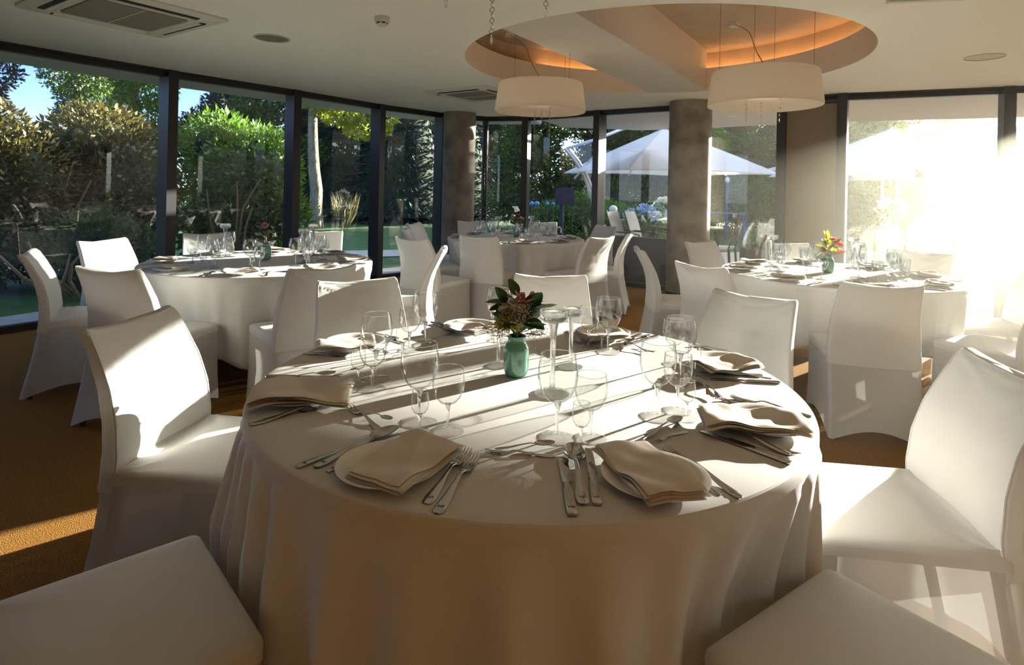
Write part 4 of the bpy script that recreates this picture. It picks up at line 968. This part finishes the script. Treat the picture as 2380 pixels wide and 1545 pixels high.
spruce('dark spruce across lawn behind the left concrete column', (-1.0, 27.5), 9.2, 2.6, 4)
shrub('clipped_hedge', 'clipped green hedge across the lawn, right of rhododendron', 'hedge', (-9.0, 19.5), [(0, 0, .7, 1.6, .6, .75), (1.0, 0, .65, 1.0, .6, .7)], M['leaf_bright'], 2600, .16, .09, 8, core=True)
t = thing('grass_tuft', 'tuft of pale ornamental grass on lawn beside the trunk', 'grass', (-5.0, 17.8, 0))
rs = np.random.RandomState(4); n = 160; a = rs.rand(n)*2*PI; D = np.stack([np.cos(a)*.35, np.sin(a)*.35, np.ones(n)], 1)
place('blades', leafmesh('blades', M['leaf_ochre'], np.stack([np.cos(a)*.08, np.sin(a)*.08, np.zeros(n)], 1), D, 1.1*(.6 + .5*rs.rand(n)), .03, 4), t)
# trees behind the terrace, centre and right
CT = [(1.2, 20, 5.4, 2.0, 'leaf', 'dark hanging willow behind the far table, right of left column'), (4.2, 19, 5.0, 2.1, 'leaf', 'green willow behind the parasol mast, centre windows'), (6.3, 21, 5.6, 2.0, 'leaf_bright', 'sunlit yellow green tree above the blue white parasol'),
      (2.8, 22.0, 5.8, 2.3, 'leaf', 'dark green tree behind the parasol mast, between its neighbours'), (8.0, 23.5, 4.6, 2.2, 'leaf', 'mid green tree behind the right column, left part'), (9.3, 22.5, 3.9, 2.2, 'leaf', 'dark green tree behind the right column'), (12.2, 24, 4.2, 2.1, 'leaf', 'dark tree right of right column with sky specks'), (14.8, 23.5, 6.2, 2.2, 'leaf_yellow', 'pale yellow green tree above the right parasol, left part'),
      (18.2, 24, 5.8, 2.2, 'leaf_yellow', 'pale yellow tree in haze above the right parasol, right part'), (21.8, 24.5, 4.7, 2.2, 'leaf_bright', 'hazy tree at the right edge beyond the door post')]
for k, (x, y, h, w, m, lab) in enumerate(CT):
    r = random.Random(200 + k)
    blobs = [(r.uniform(-.5, .5)*w, r.uniform(-.6, .6), .9 + i*(h - 1.3)/6, w*r.uniform(.5, .8), 1.0, r.uniform(.65, .95)) for i in range(7)]
    tree(lab, (x, y), h*.7, .15, blobs, M[m], 4200, .24, .10, 260 + k, 'trees behind the terrace')
shrub('clipped_hedge', 'tall dark hedge behind the terrace right of right column', 'hedge', (8.0, 17.6), [(-1.0, 0, .9, 1.0, .6, .95), (0, 0, 1.0, 1.0, .6, 1.05), (1.0, 0, 1.0, 1.0, .6, 1.0), (2.0, 0, .95, 1.0, .6, 1.0)], M['leaf'], 4200, .12, .06, 9)
shrub('garden_shrub', 'green bush beyond the terrace between the two centre mullions', 'shrub', (2.0, 16.2), [(0, 0, .6, 1.0, .6, .7), (-.8, .2, .5, .7, .5, .55), (.9, .1, .5, .7, .5, .5)], M['leaf_bright'], 2400, .13, .06, 10)
shrub('garden_shrub', 'olive bush in the haze beyond the terrace, right window', 'shrub', (11.2, 17.0), [(0, 0, .8, 1.2, .7, .9), (1.3, 0, .6, 1.0, .7, .7)], M['leaf'], 2400, .14, .07, 11)
shrub('garden_shrub', 'dark low evergreen beyond terrace behind the two parasol poles', 'shrub', (13.6, 17.5), [(0, 0, .7, 1.4, .7, .8), (1.6, 0, .8, 1.3, .7, .9)], M['leaf_blue'], 2400, .14, .07, 12)

# out-of-view hedge added to keep bright horizon sky out of pane reflections
rs = np.random.RandomState(77); P, D = blob_pts(rs, 6800, [(17 + .4*abs(i - 2), 12.0 - 2.6*i, 1.3, 1.2, 1.6, 1.9) for i in range(8)], .6)
h = place('screen_hedge', leafmesh('screen_hedge', M['leaf'], P, D + rs.normal(size=D.shape)*.5, .4, .2, 7)); h['kind'] = 'stuff'; h['label'] = 'added hedge screening horizon sky from the pane reflections'
place('inner_foliage', core_mesh('inner_foliage', [(17 + .4*abs(i - 2), 12.0 - 2.6*i, 1.3, 1.2, 1.6, 1.9) for i in range(8)]), h)
# ---------------------------------------------------------------- parasols
def canopy(mb, hw, zr, za, n=8):
    N = 8; rs = []
    for j in range(N + 1):
        u = j/N; r = max(.02, u); ring = []
        for s in range(4):
            for i in range(n):
                q = i/n; cx = [(-1, -1), (1, -1), (1, 1), (-1, 1)]; a, b = cx[s], cx[(s + 1) % 4]
                x, y = a[0] + (b[0] - a[0])*q, a[1] + (b[1] - a[1])*q; sag = math.sin(PI*q)*.05*u
                ring.append((x*r*hw*(1 - sag), y*r*hw*(1 - sag), za + (zr - za)*u**1.08 + sag*.5))
        rs.append(ring)
    rs.append([(x, y, z - .012) for x, y, z in rs[-1]])
    return mb.rings(rs, True, False)
def parasol(label, c, rz, hw, zr, za, mast):
    t = thing('parasol', label, 'parasol', (c[0], c[1], 0), rz, 'large terrace parasols')
    mb = MB(); canopy(mb, hw, zr, za); mb.build('canopy', M['umbrella'], t, angle=25)
    for sx, sy in ((1, 1), (1, -1), (-1, 1), (-1, -1), (1, 0), (-1, 0), (0, 1), (0, -1)):
        mb = MB(); mb.tube([(0, 0, za - .06), (sx*hw*.97, sy*hw*.97, zr - .0 - .012)], .012, 6); mb.build('rib', M['alu'], t)
        mb = MB(); mb.tube([(0, 0, za - .62), (sx*hw*.5, sy*hw*.5, (za + zr)/2 - .05)], .009, 6); mb.build('strut', M['alu'], t)
    mb = MB(); mb.tube([(0, 0, za - .68), (0, 0, za + .05)], .03, 10); mb.build('hub', M['alu'], t)
    for pts, r in mast:
        mb = MB(); mb.tube(pts, r, 10); mb.build('mast', M['alu'], t)
    return t
A = lambda px, py, Y, c: tuple(np.array(atY(px, py, Y)) - np.array((c[0], c[1], 0)))
def unrot(p, rz): return (p[0]*math.cos(-rz) - p[1]*math.sin(-rz), p[0]*math.sin(-rz) + p[1]*math.cos(-rz), p[2])
c1 = (2.72, 10.7); rz = .28
arcs = []
for off in (0, .07):
    q = [A(1313 + off*90, 344, 11.3, c1), A(1338 + off*90, 375, 11.3, c1), A(1358 + off*90, 410, 11.3, c1), A(1374 + off*90, 450, 11.3, c1), A(1383 + off*90, 500, 11.3, c1), A(1386 + off*90, 595, 11.3, c1)]
    arcs.append(([unrot(p, rz) for p in q], .035))
arcs.append(([unrot(p, rz) for p in (A(1318, 344, 11.3, c1), A(1380, 326, 11.1, c1), A(1450, 298, 10.9, c1), A(1540, 270, 10.7, c1))] + [(0, 0, 2.66)], .03))
arcs.append(([unrot(A(1335, 415, 11.3, c1), rz), unrot(A(1400, 340, 11.1, c1), rz)], .02))
parasol('blue white cantilever parasol behind the right column, curved twin mast', c1, rz, 1.38, 1.66, 2.46, arcs)
c2 = (8.62, 13.5); rz2 = .62
parasol('big hazy parasol seen through the right pane, two upright poles', c2, rz2, 1.85, 1.74, 2.86, [([(-.14, .1, 0), (-.14, .1, 2.1)], .035), ([(.14, -.1, 0), (.14, -.1, 2.1)], .035)])
parasol('small distant parasol tip between right column and the blind', (9.0, 17.2), .2, 1.3, 2.0, 2.45, [([(0, 0, 0), (0, 0, 2.4)], .03)])

# ---------------------------------------------------------------- terrace furniture
def tchair_proto():
    t = thing('terrace_chair', 'x', 'chair')
    mb = MB(); rs = []
    for z, y in ((.44, -.22), (.6, -.25), (.8, -.31), (.98, -.38)): rs.append([(-.24, y, z), (.24, y, z), (.24, y - .012, z), (-.24, y - .012, z)])
    mb.rings(rs, True, True); mb.build('backrest', M['sling'], t, smooth=False)
    mb = MB(); mb.box((0, .0, .43), (.48, .46, .02)); mb.build('seat', M['sling'], t, smooth=False)
    for sx in (-1, 1):
        mb = MB(); mb.tube([(sx*.26, -.25, 0), (sx*.26, -.22, .44), (sx*.26, -.385, 1.0)], .012, 6); mb.build('leg', M['darkwood'], t)
        mb = MB(); mb.tube([(sx*.26, .24, 0), (sx*.26, .23, .44), (sx*.27, .19, .63), (sx*.27, .05, .66), (sx*.27, -.28, .66)], .012, 6); mb.build('leg', M['darkwood'], t)
    return t
TCH = Stamp(tchair_proto())
for x, y, f, lab in ((2.02, 9.75, (.8, -.5), 'white sling terrace chair left of the right column, left one'), (2.35, 9.95, (.8, -.5), 'white sling terrace chair nearest to left side of right column'), (3.30, 9.6, (-.94, .38), 'white sling terrace chair just right of right column, left one'), (3.50, 9.85, (-.94, .38), 'white sling terrace chair just right of right column, right one'),
      (5.75, 8.2, (.5, .85), 'white terrace chair in haze left of the terrace table'), (6.75, 9.35, (-.3, -.95), 'white terrace chair in haze behind the terrace table, left'), (7.3, 9.2, (-.4, -.9), 'white terrace chair in haze behind the terrace table, right'), (7.35, 8.3, (-1, .1), 'white terrace chair in haze right of table by door post'),
      (5.35, 10.0, (.7, -.7), 'white terrace chair near the hydrangeas behind the brown blind')):
    TCH((x, y, 0), math.atan2(f[1], f[0]) - PI/2, lab, 'white terrace chairs')
def ttable(label, c, rz, L, W, m):
    t = thing('terrace_table', label, 'table', (c[0], c[1], 0), rz, 'terrace tables')
    mb = MB(); mb.box((0, 0, .73), (L, W, .035)); mb.build('tabletop', m, t, smooth=False)
    for sx in (-1, 1):
        for sy in (-1, 1):
            mb = MB(); mb.box((sx*(L/2 - .06), sy*(W/2 - .06), .357), (.05, .05, .714)); mb.build('leg', M['darkwood'], t, smooth=False)
ttable('dark terrace table beside the white chairs, left of right column', (2.85, 9.75), .2, .9, .8, M['darkwood'])
ttable('white terrace table in the haze outside right pane', (6.6, 8.55), -.3, 1.3, .8, M['sling'])
def pot(label, c, z, s, m='white_petal'):
    t = thing('flower_pot', label, 'flower pot', (c[0], c[1], z), 0, 'flower pots on the terrace')
    mb = MB(); mb.lathe([(.001, 0), (.07*s, 0), (.09*s, .15*s), (.082*s, .15*s), (.08*s, .13*s), (.001, .13*s)], 20); mb.build('pot', M['whitepot'], t)
    rs = np.random.RandomState(int(c[0]*10)); n = 260; P, D = blob_pts(rs, n, [(0, 0, .26*s, .16*s, .16*s, .13*s)], .3)
    place('blossom', leafmesh('blossom', M[m], P, D + rs.normal(size=D.shape)*.4, .05*s, .04*s, 3), t)
    P, D = blob_pts(rs, 160, [(0, 0, .2*s, .15*s, .15*s, .1*s)], .3); place('leaf', leafmesh('leaf', M['leaf_bright'], P, D, .07*s, .035*s, 5), t)
pot('white flowers in a pot on the hazy terrace table', (6.75, 8.5), .748, 1.1)
pot('white flowers on the stone wall left of the terrace table', (6.1, 9.5), .80, 1.3)
pot('white flowers in a pot on wall left of the right column', (3.6, 14.0), .72, 1.2)
t = thing('flower_stand', 'square white pillar carrying white flowers in haze outside', 'stand', (6.1, 9.5, 0)); mb = MB(); mb.box((0, 0, .4), (.3, .3, .8)); mb.build('pillar', M['whitepot'], t, smooth=False)
# planter box with strip plants
t = thing('planter_box', 'dark planter box outside right of the right column', 'planter', (4.42, 9.6, 0), -.1)
mb = MB(); mb.box((0, 0, .22), (1.25, .42, .44)); mb.build('box', M['darkwood'], t, smooth=False)
rs = np.random.RandomState(3); n = 300; P = np.stack([rs.uniform(-.6, .6, n), rs.uniform(-.18, .18, n), np.full(n, .43)], 1); place('plants', leafmesh('plants', M['leaf'], P, rs.normal(size=(n, 3))*.5 + np.array([0, 0, 1]), .16, .03, 3), t)
# navy parapet outside the centre pane
a, b = Vector((1.32, 8.75)), Vector((2.35, 8.1)); d = b - a
mb = MB(); mb.box(((a.x + b.x)/2, (a.y + b.y)/2 + .25, .33), (d.length + .1, .12, .66), math.atan2(d.y, d.x)); struct(mb.build('wall_terrace', M['parapet'], smooth=False))
# stone wall with hydrangeas
t = thing('stone_wall', 'low stone garden wall beyond the terrace left of right column', 'wall', (3.4, 14.2, 0)); t['kind'] = 'structure'
mb = MB(); r2 = random.Random(8)
for i in range(13):
    for j in range(4): mb.box((-.95 + i*.16 + (.08 if j % 2 else 0), r2.uniform(-.03, .03), .09 + j*.16), (.15, .3, .15), r2.uniform(-.06, .06))
mb.build('stones', M['stone'], t, smooth=False)
for k, (x, lab) in enumerate(((2.9, 'pale blue hydrangea on stone wall, left one'), (3.25, 'pale blue hydrangea on stone wall, right one'))):
    t = thing('hydrangea', lab, 'flowers', (x, 13.6, 0), 0, 'hydrangeas by the stone wall'); rs = np.random.RandomState(k)
    M['hyd'] = M.get('hyd') or mat('pale_blue_petal', (.45, .58, .75), .7)
    for j in range(5):
        c = (r2.uniform(-.2, .2), r2.uniform(-.15, .15), r2.uniform(.72, .95)); P, D = blob_pts(rs, 90, [(*c, .09, .09, .08)], .8); place('bloom', leafmesh('bloom', M['hyd'], P, D, .05, .045, j), t)
    P, D = blob_pts(rs, 200, [(0, 0, .45, .3, .25, .4)], .3); place('leaf', leafmesh('leaf', M['leaf_bright'], P, D, .13, .08, 9), t)
# globe lamp, coloured balls, blue posts, navy board
t = thing('globe_lamp', 'white globe lamp on a post left of the white terrace chairs', 'lamp', (2.13, 12.4, 0)); mb = MB(); mb.tube([(0, 0, 0), (0, 0, .86)], .022, 8); mb.build('post', M['alu'], t); mb = MB(); mb.ball((0, 0, .935), .088, 20, 14); mb.build('globe', M['globe'], t)
for k, (px, r, lab) in enumerate(((1236, .055, 'pale blue garden ball on a stick, beside the centre mullion'), (1248, .06, 'pale blue garden ball on a stick, second from mullion'), (1272, .045, 'small blue garden ball on a stick, third from mullion'), (1286, .04, 'small blue garden ball on a stick, farthest from mullion'))):
    p = atY(px, 474, 12.8); t = thing('garden_ball', lab, 'garden ornament', (p[0], p[1], 0), 0, 'blue garden balls'); mb = MB(); mb.tube([(0, 0, 0), (0, 0, p[2])], .008, 6); mb.build('stick', M['twig'], t); mb = MB(); mb.ball((0, 0, p[2]), r, 16, 12); mb.build('ball', M['blueball'], t)
p = atY(1313, 456, 13.0); t = thing('notice_board', 'rounded navy board on a post between the centre mullions', 'sign', (p[0], p[1], 0)); mb = MB(); bp_ = []
for cx, cz, a0 in ((.14, -.12, -90), (.14, .12, 0), (-.14, .12, 90), (-.14, -.12, 180)): bp_ += [(cx + .07*math.cos(R(a0 + 15*j)), cz + .07*math.sin(R(a0 + 15*j))) for j in range(7)]
mb.rings([[(x, -.02, p[2] + z) for x, z in bp_], [(x, .02, p[2] + z) for x, z in bp_]], True, True); mb.build('board', M['navy'], t, smooth=False)
mb = MB(); mb.tube([(-.06, .04, 0), (-.06, .04, p[2])], .05, 8); mb.build('post', M['navy'], t)
p = atY(1690, 425, 17.0); t = thing('lamp_post', 'slim blue lamp post right of right column', 'lamp', (p[0], p[1], 0)); mb = MB(); mb.tube([(0, 0, 0), (0, 0, p[2])], .04, 8); mb.build('post', M['bluepaint'], t); mb = MB(); mb.lathe([(.03, 0), (.07, .05), (.06, .14), (.01, .17)], 14, (0, 0, p[2])); mb.build('lantern', M['globe'], t)
p = atY(1731, 492, 16.6); t = thing('fence_post', 'blue painted post right of the lamp post', 'post', (p[0], p[1], 0)); mb = MB(); mb.box((0, 0, p[2]/2), (.09, .09, p[2])); mb.build('post', M['bluepaint'], t, smooth=False); mb = MB(); mb.tube([(0, 0, p[2] - .06), (-1.6, .1, p[2] - .05)], .025, 6); mb.build('rail', M['bluepaint'], t)
# ================================================================ light: low sun from the right, open sky
AZ, EL = R(52.0), R(10.2)
sd = bpy.data.lights.new('sun', 'SUN'); sun = bpy.data.objects.new('sun', sd); COL.objects.link(sun)
sd.energy = 29.0; sd.angle = R(.55); sd.color = (1.0, .94, .79)
SV = Vector((math.sin(AZ)*math.cos(EL), math.cos(AZ)*math.cos(EL), math.sin(EL)))
sun.rotation_euler = SV.to_track_quat('Z', 'Y').to_euler(); sun.location = SV*40
w = bpy.data.worlds.new('sky'); S.world = w; w.use_nodes = True
n, l = w.node_tree.nodes, w.node_tree.links
bg = n['Background']; tc = n.new('ShaderNodeTexCoord'); sep = n.new('ShaderNodeSeparateXYZ'); l.new(tc.outputs['Generated'], sep.inputs[0])
ramp = n.new('ShaderNodeValToRGB'); l.new(sep.outputs['Z'], ramp.inputs['Fac'])
e = ramp.color_ramp.elements; e[0].position = .0; e[0].color = (.52, .58, .62, 1); e[1].position = 1.0; e[1].color = (.22, .34, .56, 1)
k = e.new(.10); k.color = (.24, .40, .72, 1); k = e.new(.22); k.color = (.045, .15, .46, 1)
dt = n.new('ShaderNodeVectorMath'); dt.operation = 'DOT_PRODUCT'; nz = n.new('ShaderNodeVectorMath'); nz.operation = 'NORMALIZE'
l.new(tc.outputs['Generated'], nz.inputs[0]); l.new(nz.outputs[0], dt.inputs[0]); dt.inputs[1].default_value = SV
def mth(op, a, b):
    q = n.new('ShaderNodeMath'); q.operation = op
    if hasattr(a, 'links'): l.new(a, q.inputs[0])
    else: q.inputs[0].default_value = a
    if hasattr(b, 'links'): l.new(b, q.inputs[1])
    else: q.inputs[1].default_value = b
    return q.outputs[0]
d0 = mth('MAXIMUM', dt.outputs['Value'], 0.0)
glow = mth('ADD', mth('ADD', mth('MULTIPLY', mth('POWER', d0, 9.0), 2.2), mth('MULTIPLY', mth('POWER', d0, 60.0), 3.0)), mth('MULTIPLY', mth('POWER', d0, 2.5), .8))
vs1 = n.new('ShaderNodeVectorMath'); vs1.operation = 'SCALE'; vs1.inputs[0].default_value = (1.0, .90, .70); l.new(glow, vs1.inputs['Scale'])
ad = n.new('ShaderNodeVectorMath'); ad.operation = 'ADD'; l.new(ramp.outputs['Color'], ad.inputs[0]); l.new(vs1.outputs[0], ad.inputs[1])
l.new(ad.outputs[0], bg.inputs['Color']); bg.inputs['Strength'].default_value = 2.0
vs.exposure = 0.72

# fill lights added inside the unlit hanging lamps to lift shades and ceiling
for (x, y), z, p in (((.235, 5.26), 2.17, 1.0), ((1.86, 4.40), 2.14, 1.0)):
    ld = bpy.data.lights.new('shade_fill', 'POINT'); lo = bpy.data.objects.new('shade_fill', ld); COL.objects.link(lo); lo.location = (x, y, z); ld.energy = p; ld.color = (1.0, .86, .66); ld.shadow_soft_size = .06
# added haze volume standing in for lens flare, densest indoors at the right
FLARE_HAZE = .036
if FLARE_HAZE:
    hm = bpy.data.materials.new('haze'); hm.use_nodes = True; hn, hl = hm.node_tree.nodes, hm.node_tree.links
    hn.remove(hn['Principled BSDF']); sc = hn.new('ShaderNodeVolumeScatter'); sc.inputs['Density'].default_value = FLARE_HAZE; sc.inputs['Anisotropy'].default_value = .86; sc.inputs['Color'].default_value = (1, .95, .78, 1)
    ht = hn.new('ShaderNodeTexCoord'); hs = hn.new('ShaderNodeSeparateXYZ'); hl.new(ht.outputs['Object'], hs.inputs[0])
    hm_ = hn.new('ShaderNodeMapRange'); hm_.interpolation_type = 'SMOOTHSTEP'; hm_.inputs['From Min'].default_value = -.5; hm_.inputs['From Max'].default_value = 6.0
    hm_.inputs['To Min'].default_value = .0008; hm_.inputs['To Max'].default_value = FLARE_HAZE; hl.new(hs.outputs['X'], hm_.inputs['Value']); 
    hy = hn.new('ShaderNodeMapRange'); hy.interpolation_type = 'SMOOTHSTEP'; hy.inputs['From Min'].default_value = 5.6; hy.inputs['From Max'].default_value = 7.6; hy.inputs['To Min'].default_value = 1.0; hy.inputs['To Max'].default_value = .075; hl.new(hs.outputs['Y'], hy.inputs['Value'])
    hp = hn.new('ShaderNodeMath'); hp.operation = 'MULTIPLY'; hl.new(hm_.outputs[0], hp.inputs[0]); hl.new(hy.outputs[0], hp.inputs[1]); hl.new(hp.outputs[0], sc.inputs['Density'])
    hl.new(sc.outputs[0], hn['Material Output'].inputs['Volume'])
    mb = MB(); mb.box((8, 12, 7.4), (52, 36, 15)); h = mb.build('haze', hm, smooth=False); h['kind'] = 'stuff'; h['label'] = 'added haze volume standing in for lens flare'
    cy.volume_bounces = 0
